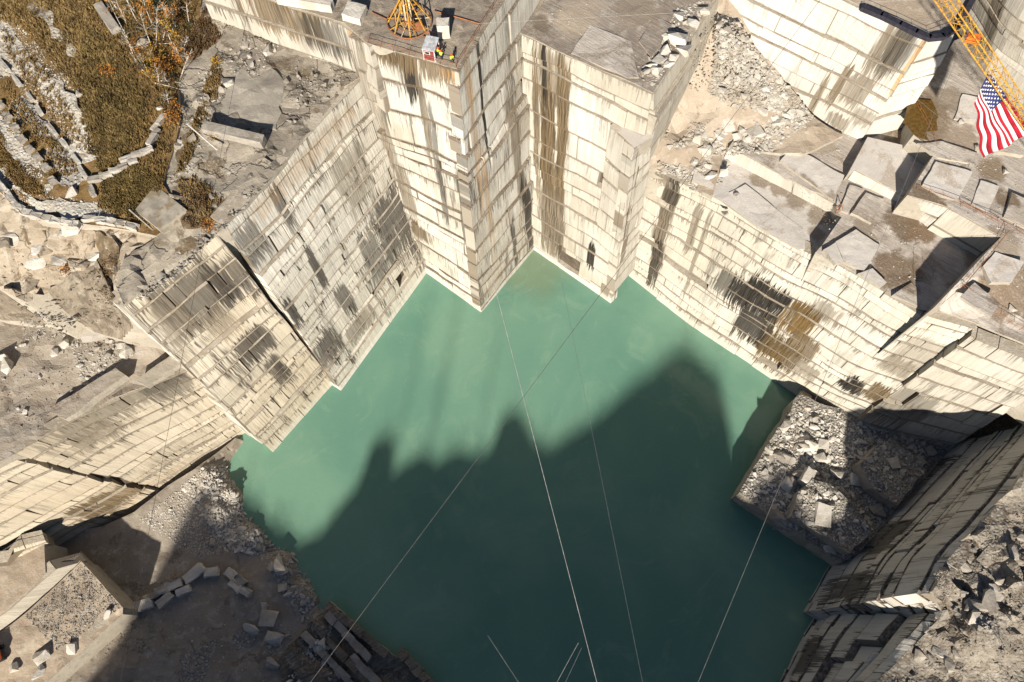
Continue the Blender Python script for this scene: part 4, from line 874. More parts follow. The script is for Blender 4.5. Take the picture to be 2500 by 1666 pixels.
# row of quarry blocks on the floor
for i, (x, y, a, sx, sy, mt) in enumerate([(355, 1478, .35, 3.6, 2.0, 'whiteblock'), (372, 1458, .5, 3.0, 1.5, 'greyblock'), (408, 1465, .75, 3.4, 1.6, 'boulder'), (400, 1442, .35, 2.6, 1.5, 'boulder'), (428, 1430, .35, 3.2, 1.6, 'whiteblock'), (452, 1443, .4, 2.8, 1.4, 'whiteblock'), (478, 1402, .75, 4.2, 2.0, 'whiteblock'), (520, 1398, .15, 2.8, 1.7, 'whiteblock'), (567, 1403, -.6, 2.2, 1.5, 'whiteblock'), (590, 1420, -.7, 2.4, 1.7, 'greyblock'), (580, 1432, -.7, 3.0, 1.5, 'whiteblock'), (602, 1446, -.5, 2.4, 1.4, 'boulder')]):
    cut_block(x, y, (sx, sy, 1.5), 'floor', a, M[mt], ORD[i] + ' block from the left in the crooked row on the floor', 'crooked block row on the floor', jit=.16, seed=i)
# bench on the right with its broken stone
BEN = [(1950, 980), (2080, 1020), (2280, 1090), (2220, 1180), (2100, 1330), (2055, 1365), (1930, 1285), (1812, 1205), (1865, 1115)]
rubble('rubble', 'rb', BEN, 3800, 0.25, 1.7, M['whiteblock'], 51, 'broken stone covering the bench right of the water', pw=2.0)
sow(BEN, 50, 'rb', 'rubble bench', 'boulders of the rubble bench', 1.2, 3.2, [('boulder', 'grey'), ('whiteblock', 'pale'), ('greyblock', 'dark')], .6)
patch('bench_step', [(2100, 1130, 11.5), (2160, 1075, 11.8), (2235, 1110, 11.5), (2262, 1150, 11), (2190, 1235, 10.8), (2130, 1190, 11)], M['gravel'], .9, amp=.5, ns=.3, ridge=.7, skirt=4, seed=191, key='st1', edge=.5, side=M['greyblock'])
patch('bench_step', [(1950, 1200, 9.6), (1985, 1168, 10), (2040, 1190, 10), (2130, 1285, 9.6), (2120, 1310, 9.3), (2072, 1352, 9.0), (1975, 1285, 9.2), (1930, 1262, 9.2)], M['gravel'], .9, amp=.5, ns=.3, ridge=.7, skirt=4, seed=192, key='st2', edge=.5, side=M['side'])
rubble('rubble', 'st1', [(2105, 1130), (2160, 1080), (2255, 1150), (2190, 1228), (2130, 1188)], 420, .2, 1.5, M['boulder'], 57, 'stones on the dark step of the rubble bench')
rubble('rubble', 'st2', [(1955, 1200), (1990, 1172), (2125, 1290), (2072, 1345), (1940, 1260)], 520, .2, 1.5, M['whiteblock'], 58, 'stones on the half lit step of the rubble bench')
boulder(2008, 1262, 3.4, 'st2', M['whiteblock'], 'long flat boulder on the half lit bench step', flat=.4, stretch=1.6)
boulder(2180, 1130, 2.8, 'st1', M['boulder'], 'large pale boulder on the dark bench step', flat=.6)
cut_block(1965, 1168, (3.4, 2.0, 2.6), 'rb', 1.0, M['whiteblock'], 'upright pale block beside the long raised one', jit=.15, seed=93)
# south east rim
SEP = [(2460, 1240), (2380, 1310), (2320, 1380), (2300, 1480), (2220, 1610), (2140, 1690), (2540, 1700), (2540, 1200)]
rubble('rubble', 'se', SEP, 1300, 0.15, .9, M['se'], 52, 'stones scattered over the broken right rim', pw=1.9)
sow([(2380, 1310), (2320, 1380), (2300, 1480), (2220, 1610), (2300, 1640), (2420, 1480), (2500, 1300)], 30, 'se', 'broken right rim', 'slabs of the right rim', 1.2, 3.6, [('boulder', 'pale'), ('se', 'tan'), ('greyblock', 'grey')], .45, 'slab')
rubble('rubble', 'se', [(2390, 1480), (2440, 1470), (2420, 1540), (2390, 1540)], 200, 0.3, 1.2, M['greyblock'], 53, 'small heap of grey stone on the right rim')
rubble('rubble', 'se', [(2280, 1400), (2330, 1360), (2360, 1440), (2300, 1460)], 260, 0.2, .8, M['darkrock'], 54, 'dark gravel pocket at the edge of the right rim')
patch('shore_bank', [(805, 1468, 1.6), (870, 1530, 1.4), (950, 1592, 1.2), (1068, 1690, 1.0), (1010, 1780, 2), (690, 1780, 2.5), (680, 1610, 2.6), (735, 1545, 2.6)], M['strata'], .9, amp=.6, ns=.25, ridge=1.2, skirt=-4, seed=193, key='bank', edge=.6)
rubble('rubble', 'bank', [(800, 1480), (880, 1545), (1050, 1680), (760, 1690), (700, 1610), (740, 1550)], 700, .2, 1.3, M['darkrock'], 59, 'dark stones filling the gaps between the split beams')
# leaning granite beams at the bottom
for i, (x0, y0, x1, y1, w_) in enumerate([(742, 1545, 880, 1690, 1.0), (770, 1530, 900, 1668, 1.1), (800, 1500, 905, 1610, 1.2), (800, 1478, 945, 1600, 1.0), (860, 1600, 940, 1690, 1.1), (975, 1590, 1060, 1680, 1.2)]):
    a, b = P(x0, y0, 2.0), P(x1, y1, 1.7); d = b - a
    bm_ = MB(); rz = math.atan2(d.y, d.x); rb_ = random.Random(i)
    n3 = 5
    for k in range(n3):
        c = a.lerp(b, (k + .5) / n3); bm_.box((c.x, c.y, c.z - 0.8), (d.length / n3, w_ * 1.25 + rb_.uniform(-.25, .25), 3.4 + rb_.uniform(-.3, .3)), rz, .16, rb_)
    o = bm_.build('granite_beam', M['strata'] if i % 2 else M['greyblock']); tag(o, ORD[i] + ' split granite beam from the left beside the lower shore', 'granite beam', 'split beams at the lower shore')
rubble('rubble', 'floor', [(720, 1590), (790, 1560), (850, 1640), (800, 1690), (700, 1690)], 200, .4, 2.0, M['whiteblock'], 55, 'pale broken stone between the split beams', zoff=1.0)

# gravel strips on the brown hillside (pixel outlines measured just above the grass)
def strip(name, pts, mat, key, seed, lift=.10):
    o = []
    for x, y in pts:
        q = at(x, y, 'brush'); o.append((x, y, q.z + lift))
    patch(name, o, mat, .7, amp=.12, ns=.9, seed=seed, key=key, edge=1.6, power=2.5)
strip('gravel_bank', [(-60, 20), (25, 65), (70, 130), (130, 190), (200, 270), (236, 388), (205, 400), (150, 340), (95, 270), (40, 190), (-60, 110)], M['wgravel'], 'g1', 61)
strip('gravel_track', [(75, 0), (95, 15), (150, 75), (185, 130), (180, 140), (140, 95), (85, 40)], M['wgravel'], 'g2', 62)
strip('gravel_verge', [(-80, 260), (0, 280), (40, 330), (90, 390), (130, 460), (110, 480), (60, 420), (0, 340), (-80, 300)], M['wgravel'], 'g3', 63)
strip('gravel_bend', [(-80, 370), (0, 400), (60, 470), (130, 490), (260, 505), (285, 530), (150, 532), (60, 515), (0, 450), (-80, 410)], M['wgravel'], 'g4', 64)
strip('grey_yard', [(-80, 130), (0, 170), (60, 240), (120, 310), (190, 400), (215, 440), (180, 470), (130, 445), (95, 385), (40, 320), (0, 270), (-80, 240)], M['gravel'], 'g5', 65, .06)
rubble('loose_gravel', 'brush', [(-10, 20), (80, 90), (220, 250), (262, 395), (150, 345), (40, 210), (-10, 140)], 4200, .09, .38, M['whiteblock'], 66, 'loose white gravel on the bank across the brown slope')
rubble('loose_gravel', 'brush', [(0, 395), (60, 465), (260, 498), (280, 532), (60, 518), (0, 460)], 1100, .09, .36, M['whiteblock'], 67, 'loose white gravel in the bend beside the block kerb')
rubble('loose_gravel', 'brush', [(0, 275), (50, 340), (135, 465), (50, 425), (0, 345)], 900, .09, .36, M['whiteblock'], 68, 'loose white gravel beside the small marker stones')
for i, (x, y, a, sx) in enumerate([(235, 441, .2, 2.3), (262, 431, .3, 2.0), (285, 420, .35, 2.0), (303, 411, .5, 1.6), (312, 392, .4, 2.2), (328, 399, .5, 1.6), (340, 380, .45, 2.0), (362, 371, .5, 2.0), (374, 345, 1.15, 2.4), (382, 331, 1.1, 2.0), (385, 312, 1.1, 2.2), (396, 296, 1.15, 2.2), (228, 470, -1.1, 2.2)]):
    cut_block(x, y, (sx * .95, .85, .8), 'brush', a + G.uniform(-.1, .1), M['greyblock'] if i % 3 == 0 else M['boulder'], (ORD[i] + ' stone from the lower end of the curved row on the grass' if i < 12 else 'single squared stone below the lower end of the curved row'), 'curved stone row on the grass', jit=.08, seed=100 + i)
for i, (x, y, a, sx) in enumerate([(-8, 440, -.75, 2.6), (10, 462, -.8, 2.4), (30, 488, -.85, 2.4), (50, 510, -.6, 2.2), (68, 522, -.4, 2.0), (92, 530, -.15, 2.2), (118, 537, -.12, 2.2), (142, 542, -.12, 2.0), (170, 546, -.1, 2.2), (185, 552, -.1, 1.6), (222, 537, -.05, 2.4), (252, 542, -.1, 2.0), (275, 545, -.15, 1.8), (300, 550, -.2, 1.8), (326, 556, -.3, 2.0)]):
    cut_block(x, y, (sx * .9, 1.0, .8), 'brush', a + G.uniform(-.12, .12), M['boulder'], ORD[i] + ' kerb stone from the left below the gravel bend', 'kerb stones of the gravel bend', jit=.14, seed=130 + i)
for i, (x, y) in enumerate([(6, 262), (24, 290), (42, 316), (59, 346), (77, 369), (95, 390), (117, 414), (133, 447)]):
    cut_block(x, y, (1.2, .9, 1.1), 'g5', .7, M['greyblock'], ORD[i] + ' small marker stone from the top along the grey yard', 'marker stones of the grey yard', jit=.1, seed=160 + i, name='marker_stone')
for i, (x, y, a, sx) in enumerate([(12, 162, -.85, 3.2), (45, 202, -.85, 3.0), (76, 240, -.85, 2.2), (98, 272, -.9, 2.4), (130, 320, -.9, 3.0), (158, 352, -.9, 2.0), (188, 392, -.85, 2.4), (205, 424, -.95, 3.0)]):
    cut_block(x, y, (sx * .9, .7, .6), 'g5', a + G.uniform(-.1, .1), M['boulder'], ORD[i] + ' flat edging stone from the top beside the grey yard', 'edging stones of the grey yard', jit=.06, seed=180 + i)
cut_block(266, 50, (6.8, 1.6, 1.2), 'brush', -.95, M['greyblock'], 'long grey slab lying beside the bare birches', jit=.08, seed=201)
cut_block(577, 340, (10.2, 1.7, 1.6), 'shelf', -.28, M['greyblock'], 'long granite beam with a deep shadow on the rock shelf', jit=.07, seed=202, dz=.4)
cut_block(748, 14, (9.0, 1.4, 1.6), 'pil', -.22, M['whiteblock'], 'long white beam lying at the pillar edge', jit=.06, seed=203)
cut_block(1084, 84, (1.9, 1.8, 2.6), 'pil', .05, M['whiteblock'], 'upright pale granite block behind the red booth', jit=.08, seed=204)
cut_block(868, 40, (3.0, 3.0, 1.4), 'pil', -.3, M['whiteblock'], 'rust stained corner block at the left end of the pillar edge', jit=.1, seed=205)
def lay(name, surf, pts, mat, key, seed, lift, **kw):
    o = []
    for x, y in pts: o.append((x, y, at(x, y, surf).z + lift))
    patch(name, o, mat, .9, amp=.2, ns=.4, seed=seed, key=key, edge=1.6, power=2.5, **kw)
M['soil'] = ground('brown_soil', [(0.15, 0.112, 0.07), (0.115, 0.083, 0.05), (0.22, 0.175, 0.12), (0.30, 0.26, 0.205)], 0.15, 0.8, bump=.8)
lay('soil_gully', 'shelf', [(520, 150), (545, 170), (530, 240), (505, 300), (470, 350), (450, 420), (420, 430), (445, 350), (480, 280), (500, 220)], M['soil'], 'so1', 401, .12)
lay('soil_patch', 'shelf', [(430, 440), (480, 430), (520, 470), (560, 500), (520, 545), (470, 560), (440, 540), (450, 490)], M['soil'], 'so2', 402, .12)
lay('soil_patch', 'shelf', [(500, 20), (560, 10), (580, 60), (520, 110), (470, 150), (440, 200), (445, 120)], M['soil'], 'so3', 403, .1)
lay('soil_patch', 'shelf', [(430, 600), (470, 570), (520, 555), (470, 610), (400, 665), (380, 660)], M['soil'], 'so4', 404, .1)
lay('soil_gully', 'apron', [(225, 560), (270, 575), (290, 640), (285, 720), (255, 680), (245, 620)], M['soil'], 'so5', 405, .1)
lay('soil_patch', 'apron', [(60, 560), (110, 565), (115, 590), (70, 600)], M['soil'], 'so6', 406, .08)
lay('pale_dust', 'floor', [(440, 1600), (530, 1560), (600, 1530), (650, 1540), (600, 1580), (520, 1620), (480, 1680), (440, 1680)], M['gravel'], 'so14', 414, .08)
# concrete pad and pole
o_ = []
for x, y in ((379, 452), (455, 512), (390, 560), (330, 512)):
    q = P(x, y, 61.8); o_.append((x, y, 61.8))
patch('concrete_pad', o_, M['concrete'], 1.5, amp=.03, skirt=60, side=M['concrete'], seed=70, key='pad', kind='thing', label='square weathered concrete pad beside the rock shelf', cat='concrete pad')
pm = MB(); pm.tube([P(457, 303, 63.6), P(530, 366, 63.4)], .14, 6)
tag(pm.build('fallen_pole', M['whiteblock']), 'pale pole lying across the rock shelf', 'pole')
pm = MB(); pm.tube([P(316, 512, 62), P(374, 562, 62)], .16, 5)
tag(pm.build('fallen_pole', M['concrete']), 'concrete pole along the lower side of the pad', 'pole')
# smooth dome of rock on the shelf
patch('rock_dome', [(520, 300, 62.2), (545, 230, 62.4), (590, 165, 62.6), (660, 165, 62.8), (695, 200, 62.6), (680, 260, 62.4), (675, 318, 62.2), (610, 322, 62.2)], M['dome'], 1.0, ctrl=[(610, 230, 63.3), (640, 270, 63.2), (570, 270, 63.0), (590, 210, 63.2), (650, 210, 63.3), (620, 290, 63.0)], amp=.25, ns=.12, skirt=60, seed=71, key='dome', edge=.8, power=1.6)

# ================================================================== DERRICK, BOOTH, PEOPLE
c0 = at(1000, 56, 'pil'); c0.z = 72.05
dk = empty('derrick', c0); tag(dk, 'yellow derrick mast standing on a rusty ring at the top of the pillar', 'derrick')
def ringm(r, z, t, n=48):
    m = MB(); m.tube([(r * math.cos(2 * math.pi * k / n), r * math.sin(2 * math.pi * k / n), z) for k in range(n + 1)], t, 6); return m
ringm(3.45, .35, .10).build('ring_rail', M['rust'], dk)
ringm(2.3, .55, .06).build('inner_ring', M['rust'], dk)
for k in range(9):
    a = 2 * math.pi * k / 9 + .2; m = MB(); p1 = Vector((3.4 * math.cos(a), 3.4 * math.sin(a), .4)); p0 = Vector((.35 * math.cos(a), .35 * math.sin(a), .7))
    m.tube([p0, p1], .07, 5); m.build('spoke', M['yellow'] if k % 3 else M['cream'], dk)
for k in range(8):
    a = 2 * math.pi * k / 8 + .1; m = MB(); p1 = Vector((3.3 * math.cos(a), 3.3 * math.sin(a), .45)); p0 = Vector((.6 * math.cos(a), .6 * math.sin(a), 5.2))
    m.tube([p1, p0], .09, 5); q1 = p1.lerp(p0, .45); m.tube([q1, Vector((2.2 * math.cos(a + .5), 2.2 * math.sin(a + .5), .5))], .05, 4)
    m.build('strut', M['yellow'], dk)
m = MB()
for k in range(4):
    a = math.pi / 4 + k * math.pi / 2; b = a + math.pi / 2; r = .62
    f = lambda t, z: Vector((r * math.cos(t) * (1 - z * .006), r * math.sin(t) * (1 - z * .006), z))
    m.tube([f(a, .5), f(a, 40)], .13, 5)
m.build('mast', M['cream'], dk)
m = MB()
for k in range(4):
    a = math.pi / 4 + k * math.pi / 2; b = a + math.pi / 2
    for j in range(26): m.tube([f(a, .6 + 1.5 * j), f(b, 2.1 + 1.5 * j)], .05, 4)
m.build('lacing', M['yellow'], dk)
m = MB(); m.box((0, 0, .5), (1.5, 1.5, .9)); m.build('footing', M['rust'], dk)
m = MB(); m.tube([(-1.3, 1.6, .5), (-1.0, .9, 9), (-.6, .5, 24)], .28, 6, .2); m.build('stiff_leg', M['yellow'], dk)
m = MB(); m.box((1.5, -1.2, .55), (1.5, .9, .9), .5); m.tube([(1.0, -1.5, 1.0), (2.0, -.9, 1.0)], .35, 10); m.build('winch', M['rust'], dk)
# rusty rail on the plateau, coil of hose
m = MB(); m.tube([P(1060, 27, 72.25), P(1170, 58, 72.25)], .10, 5); tag(m.build('old_girder', M['rust']), 'rusty rail lying beside the derrick ring', 'rail')
m = MB(); m.tube([P(907, 30, 72.25), P(945, 48, 72.25)], .09, 5); tag(m.build('old_girder', M['rust']), 'short rusty rail left of the derrick ring', 'rail')
q = at(1041, 87, 'pil'); m = MB()
for j in range(4):
    m.tube([(q.x + (.45 + .03 * j) * math.cos(t * .524), q.y + (.45 + .03 * j) * math.sin(t * .524), q.z + .1 + .06 * j) for t in range(13)], .035, 4)
tag(m.build('hose_coil', M['rust']), 'round hose coil between the derrick and the booth', 'hose coil')

# red booth
b1, b2 = at(1037, 146, 'pil'), at(1059, 151, 'pil')
ang = -.24
hb = empty('booth', (b1 + b2) / 2 + Vector((.35, 1.15, 0)), ang); hb.location.z = 72.0
tag(hb, 'small dull red booth with a grey sheet roof beside the workers', 'booth')
m = MB(); m.box((0, 0, 1.1), (1.7, 2.2, 2.2)); m.build('wall', M['redboard'], hb)
m = MB(); m.add([(-1.0, -1.3, 2.22), (1.0, -1.3, 2.22), (1.0, 1.3, 2.42), (-1.0, 1.3, 2.42), (-1.0, -1.3, 2.32), (1.0, -1.3, 2.32), (1.0, 1.3, 2.52), (-1.0, 1.3, 2.52)], [(3, 2, 1, 0), (4, 5, 6, 7), (0, 1, 5, 4), (1, 2, 6, 5), (2, 3, 7, 6), (3, 0, 4, 7)])
m.build('roof', M['roofgrey'], hb)
for sx in (-1, 1):
    for sy in (-1, 1):
        m = MB(); m.box((sx * .87, sy * 1.12, 1.1), (.14, .14, 2.2)); m.build('corner_trim', M['whitepaint'], hb)
m = MB(); m.box((-.25, -1.11, 1.55), (.85, .06, .6)); wf = m.build('window', M['whitepaint'], hb)
m = MB(); m.box((-.25, -1.15, 1.55), (.65, .04, .42)); m.build('pane', M['glass'], wf)
m = MB(); m.box((.87, -.1, 1.0), (.06, .9, 1.95)); dd = m.build('door', M['glass'], hb)
m = MB(); m.box((.92, .25, 1.0), (.05, .05, .2)); m.build('handle', M['steel'], dd)

def person(px, py, face, label, step=.16, armf=.3, bend=0.0):
    q = at(px, py, 'pil'); r = empty('person', (q.x, q.y, q.z - .02), face); tag(r, label, 'person', 'workers on the pillar top')
    J = {'pel': (0, bend * .1, .98), 'sp': (0, .02 + bend * .1, 1.2), 'ch': (0, .03, 1.4), 'nk': (0, .02, 1.52), 'hd': (0, -.01, 1.68), 'ht': (0, -.02, 1.76)}
    E = [('pel', 'sp'), ('sp', 'ch'), ('ch', 'nk'), ('nk', 'hd'), ('hd', 'ht')]
    R = {'pel': .15, 'sp': .145, 'ch': .17, 'nk': .06, 'hd': .095, 'ht': .07}
    for s_, n_ in ((-1, 'l'), (1, 'r')):
        J['h' + n_] = (s_ * .10, 0, .92); J['k' + n_] = (s_ * .12, -s_ * step * .5 - .03, .5); J['a' + n_] = (s_ * .13, -s_ * step, .09); J['t' + n_] = (s_ * .15, -s_ * step - .17, .05)
        J['s' + n_] = (s_ * .20, .02, 1.42); J['e' + n_] = (s_ * .27, -.02 - armf * .3, 1.15); J['w' + n_] = (s_ * .20, -.12 - armf * .5, .98 + armf * .25); J['f' + n_] = (s_ * .17, -.18 - armf * .6, .94 + armf * .3)
        E += [('pel', 'h' + n_), ('h' + n_, 'k' + n_), ('k' + n_, 'a' + n_), ('a' + n_, 't' + n_), ('ch', 's' + n_), ('s' + n_, 'e' + n_), ('e' + n_, 'w' + n_), ('w' + n_, 'f' + n_)]
        R.update({'h' + n_: .11, 'k' + n_: .075, 'a' + n_: .055, 't' + n_: .05, 's' + n_: .075, 'e' + n_: .055, 'w' + n_: .042, 'f' + n_: .04})
    ks = list(J)
    def skin(name, keys, grow, mat, root):
        me = bpy.data.meshes.new(name); kk = [k for k in ks if k in keys]
        me.from_pydata([J[k] for k in kk], [(kk.index(a), kk.index(b)) for a, b in E if a in keys and b in keys], [])
        o = link(bpy.data.objects.new(name, me), r); me.materials.append(mat)
        md = o.modifiers.new('skin', 'SKIN'); o.modifiers.new('sub', 'SUBSURF').render_levels = 1
        for i, k in enumerate(kk):
            sv = me.skin_vertices[0].data[i]; sv.radius = (R[k] + grow, R[k] + grow); sv.use_root = (k == root)
        return o
    skin('body', set(ks), 0, M['skin'], 'pel')
    skin('vest', {'pel', 'sp', 'ch', 'sl', 'sr', 'el', 'er'}, .035, M['vest'], 'pel')
    skin('trousers', {'pel', 'hl', 'hr', 'kl', 'kr', 'al', 'ar', 'tl', 'tr'}, .02, M['navycloth'], 'pel')
    bm = bmesh.new(); bmesh.ops.create_uvsphere(bm, u_segments=12, v_segments=8, radius=.16)
    for v in bm.verts:
        if v.co.z < 0: v.co.z *= .15
    bmesh.ops.create_circle(bm, cap_ends=True, segments=12, radius=.2, matrix=Matrix.Translation((0, -.05, -.02)))
    me = bpy.data.meshes.new('helmet'); bm.to_mesh(me); bm.free(); me.materials.append(M['helmet'])
    h = link(bpy.data.objects.new('helmet', me), r); h.location = (0, -.02, 1.73)
    return r
person(1070.5, 137, 2.2, 'worker in hi-vis vest and red helmet closest to the booth', .10, .5)
person(1078, 144.5, 2.9, 'worker in hi-vis vest bending forward in front of the booth corner', .14, .9, 1.0)
person(1104, 154, .6, 'worker in hi-vis vest and red helmet standing alone by the railing', .18, .3)

# ------------------------------------------------------------------ railings
def railing(pts, label, mat=None, h=1.1, sp=2.0, group=None, rails=2):
    W_ = [P(*p) for p in pts]; mat = mat or M['rust']
    root = empty('railing', W_[0]); tag(root, label, 'railing', group)
    base = W_[0]
    me = None
    for a, b in zip(W_, W_[1:]):
        k = max(1, int((b - a).length / sp))
        for j in range(k + (1 if b is W_[-1] else 0)):
            q = a.lerp(b, j / k) - base
            if me is None:
                m = MB(); m.tube([(0, 0, -.25), (0, 0, h)], .035, 4); o = m.build('post', mat, root); me = o.data; o.location = q
            else:
                o = bpy.data.objects.new('post', me); link(o, root); o.location = q
    for j in range(rails):
        m = MB(); z = h * (1 - j * .48)
        m.tube([p - base + Vector((0, 0, z)) for p in W_], .03, 4); m.build('rail', mat, root)
    return root
railing([(898, 106, 72), (960, 124, 72), (1036, 147, 72), (1113, 168, 72)], 'rusty railing along the left edge of the pillar top')
railing([(1114, 167, 72), (1154, 102, 72), (1216, 4, 72)], 'rusty railing along the right edge of the pillar top')
railing([(2238, 462, 51.5), (2300, 482, 51.5), (2345, 500, 51.6), (2440, 556, 52)], 'railing beside the grey slab above the notch')
railing([(2345, 505, 51.6), (2420, 535, 51.7), (2520, 590, 51.8)], 'long railing crossing the right terrace')
railing([(2456, 570, 52), (2400, 640, 51.5), (2350, 700, 51), (2300, 742, 51)], 'railing along the edge above the deep shadow')
railing([(2345, 700, 51), (2420, 765, 49.5), (2460, 790, 49), (2520, 820, 48.5)], 'leaning railing near the right rim')
railing([(2110, 18, 68), (2190, 52, 68), (2262, 86, 68), (2330, 62, 68)], 'thin railing behind the dark kerb of the upper plateau', M['steel'])
railing([(2290, 110, 51.5), (2230, 250, 51.5), (2282, 345, 51.5)], 'railing along the brown puddle')
# dark kerb around the upper plateau
m = MB(); kp = [P(2104, 21, 68.2), P(2150, 40, 68.2), P(2196, 62, 68.2), P(2235, 82, 68.2), P(2268, 95, 68.2), P(2300, 92, 68.2), P(2334, 71, 68.2), P(2374, 0, 68.2), P(2395, -50, 68.2)]
for a, b in zip(kp, kp[1:]):
    d = b - a; c = (a + b) / 2; m.box((c.x, c.y, 68.35), (d.length + .3, .9, .8), math.atan2(d.y, d.x))
M['kerb'] = plain('dark_blue_kerb', (0.035, 0.032, 0.045), .6)
tag(m.build('kerb', M['kerb']), 'dark curved kerb around the upper right plateau', 'kerb')
# brown puddle
pp = [(2202, 300), (2215, 262), (2240, 240), (2275, 245), (2292, 285), (2288, 320), (2262, 322), (2270, 345), (2240, 335)]
M['puddle'] = plain('rusty_puddle', (0.13, 0.075, 0.02), .25)
pz = [(x, y, 51.95) for x, y in pp]
patch('puddle', pz, M['puddle'], .8, edge=.5, seed=80, key='puddle')

# ------------------------------------------------------------------ boom with flag
ba, bb_ = P(2655, 505, 58), P(2242, -100, 92)
ax = (bb_ - ba); BL = ax.length; ax.normalize()
sd = ax.cross(Vector((0, 0, 1))).normalized(); upv = sd.cross(ax).normalized()
bo = empty('crane_boom', ba); tag(bo, 'yellow lattice boom crossing the upper right corner with a flag under it', 'crane boom')
hw = .95
ch = [sd * -hw + upv * -.75, sd * hw + upv * -.75, sd * hw + upv * .75, sd * -hw + upv * .75]
for c in ch:
    m = MB(); m.tube([c, c + ax * BL], .10, 6); m.build('chord', M['yellow'], bo)
nb = int(BL / 1.7)
for fi in range(4):
    m = MB(); a, b = ch[fi], ch[(fi + 1) % 4]
    for j in range(nb):
        t0, t1 = BL * j / nb, BL * (j + 1) / nb
        if j % 2: m.tube([a + ax * t0, b + ax * t1], .045, 4)
        else: m.tube([b + ax * t0, a + ax * t1], .045, 4)
        m.tube([a + ax * t0, b + ax * t0], .035, 4)
    m.build('lacing', M['yellow'], bo)
m = MB(); m.tube([(0, 0, -8), (0, 0, 16)], .35, 8); m.build('heel_mast', M['yellow'], bo)
def on_boom(px):
    best = None
    for i in range(401):
        q = ba + ax * (BL * i / 400) + ch[0]; r = q - Vector((0, 0, CAM_H)); fw = r.y * math.cos(_t) - r.z * math.sin(_t)
        X = 1250 + FPX * r.x / fw; d = abs(X - px)
        if best is None or d < best[0]: best = (d, q, i / 400)
    return best
# orange joint plate on the boom
k_ = on_boom(2358)[2]; m = MB(); c = ax * (BL * k_); m.box(c, (1.6, 1.0, .9), math.atan2(ax.y, ax.x)); m.build('joint_plate', M['orange'], bo)
zA, zB = on_boom(2412)[1].z, on_boom(2515)[1].z
A_, H_, D_, B_ = P(2412, 172, zA - .3), P(2381, 253, zA - 4.2), P(2402, 386, zB - 5.8), P(2519, 324, zB - .3)
NX, NY = 40, 26
fl = empty('flag', A_); tag(fl, 'star spangled flag with red and white stripes hanging from the lattice boom', 'flag')
def fpt(s, t):      # s along the fly, t across the stripes from the boom edge
    q = A_.lerp(B_, s).lerp(H_.lerp(D_, s), t)
    w = .45 * math.sin(t * 9.5 + s * 2.6) * (.25 + s) * min(1, t * 3) + .22 * math.sin(s * 15 + t * 5) * t
    return q + Vector((.45, -.35, .55)) * w - A_
vs = [fpt(i / NX, j / NY) for j in range(NY + 1) for i in range(NX + 1)]
def fsub(name, cond, mat):
    f = []; idx = {}
    V = []
    for j in range(NY):
        for i in range(NX):
            if cond(i, j):
                q = []
                for k in (j * (NX + 1) + i, j * (NX + 1) + i + 1, (j + 1) * (NX + 1) + i + 1, (j + 1) * (NX + 1) + i):
                    if k not in idx: idx[k] = len(V); V.append(vs[k])
                    q.append(idx[k])
                f.append(tuple(q))
    o = mesh_obj(name, V, f, mat, fl, smooth=True); sm = o.modifiers.new('thick', 'SOLIDIFY'); sm.thickness = .03; return o
cant = lambda i, j: i < NX * .4 and j < 14
for k in range(13):
    fsub('stripe', lambda i, j: j // 2 == k and not cant(i, j), M['flagred'] if k % 2 == 0 else M['flagwhite'])
fsub('canton', cant, M['flagblue'])
m = MB(); nrm = (fpt(.4, 0) - fpt(0, 0)).cross(fpt(0, .5) - fpt(0, 0)).normalized(); nrm = nrm if nrm.z > 0 else -nrm
for r_ in range(9):
    n5 = 6 if r_ % 2 == 0 else 5
    for c_ in range(n5):
        s0 = .4 * ((c_ + .5) / 6 if n5 == 6 else (c_ + 1) / 6); t0 = 14 / 26 * (r_ + .6) / 9.2
        o0 = fpt(s0, t0) + nrm * .06; e1 = (fpt(s0 + .02, t0) - fpt(s0, t0)).normalized(); e2 = nrm.cross(e1)
        R_ = .19; pts_ = [o0]
        for k in range(10):
            rr = R_ if k % 2 == 0 else R_ * .45; a = k * math.pi / 5
            pts_.append(o0 + e1 * (math.cos(a) * rr) + e2 * (math.sin(a) * rr))
        m.add(pts_, [(0, 1 + k, 1 + (k + 1) % 10) for k in range(10)])
m.build('stars', M['flagwhite'], fl)

# mast climber with orange platform on the white corner wall
t0_, t1_ = P(2420, 120, 52.5), P(2436, -50, 66)
lad = empty('access_ladder', t0_); tag(lad, 'tall grey ladder with an orange work platform on the white corner wall', 'ladder')
d_ = t1_ - t0_; s_ = Vector((.8, -.6, 0))
for k in (-1, 1):
    m = MB(); m.tube([s_ * k * .35, d_ + s_ * k * .35], .07, 4); m.build('stile', M['steel'], lad)
for j in range(40):
    m = MB(); q = d_ * (j + .5) / 40; m.tube([q - s_ * .35, q + s_ * .35], .035, 4); m.build('rung', M['steel'], lad)
m = MB(); q = d_ * .48; m.box(q + Vector((-.3, -.5, -.3)), (2.2, 1.4, .25), -.64); m.box(q + Vector((-.9, -.5, .3)), (.15, 1.3, 1.0), -.64); m.box(q + Vector((.35, -1.1, .2)), (1.6, .12, .9), -.64); m.build('platform', M['orange'], lad)

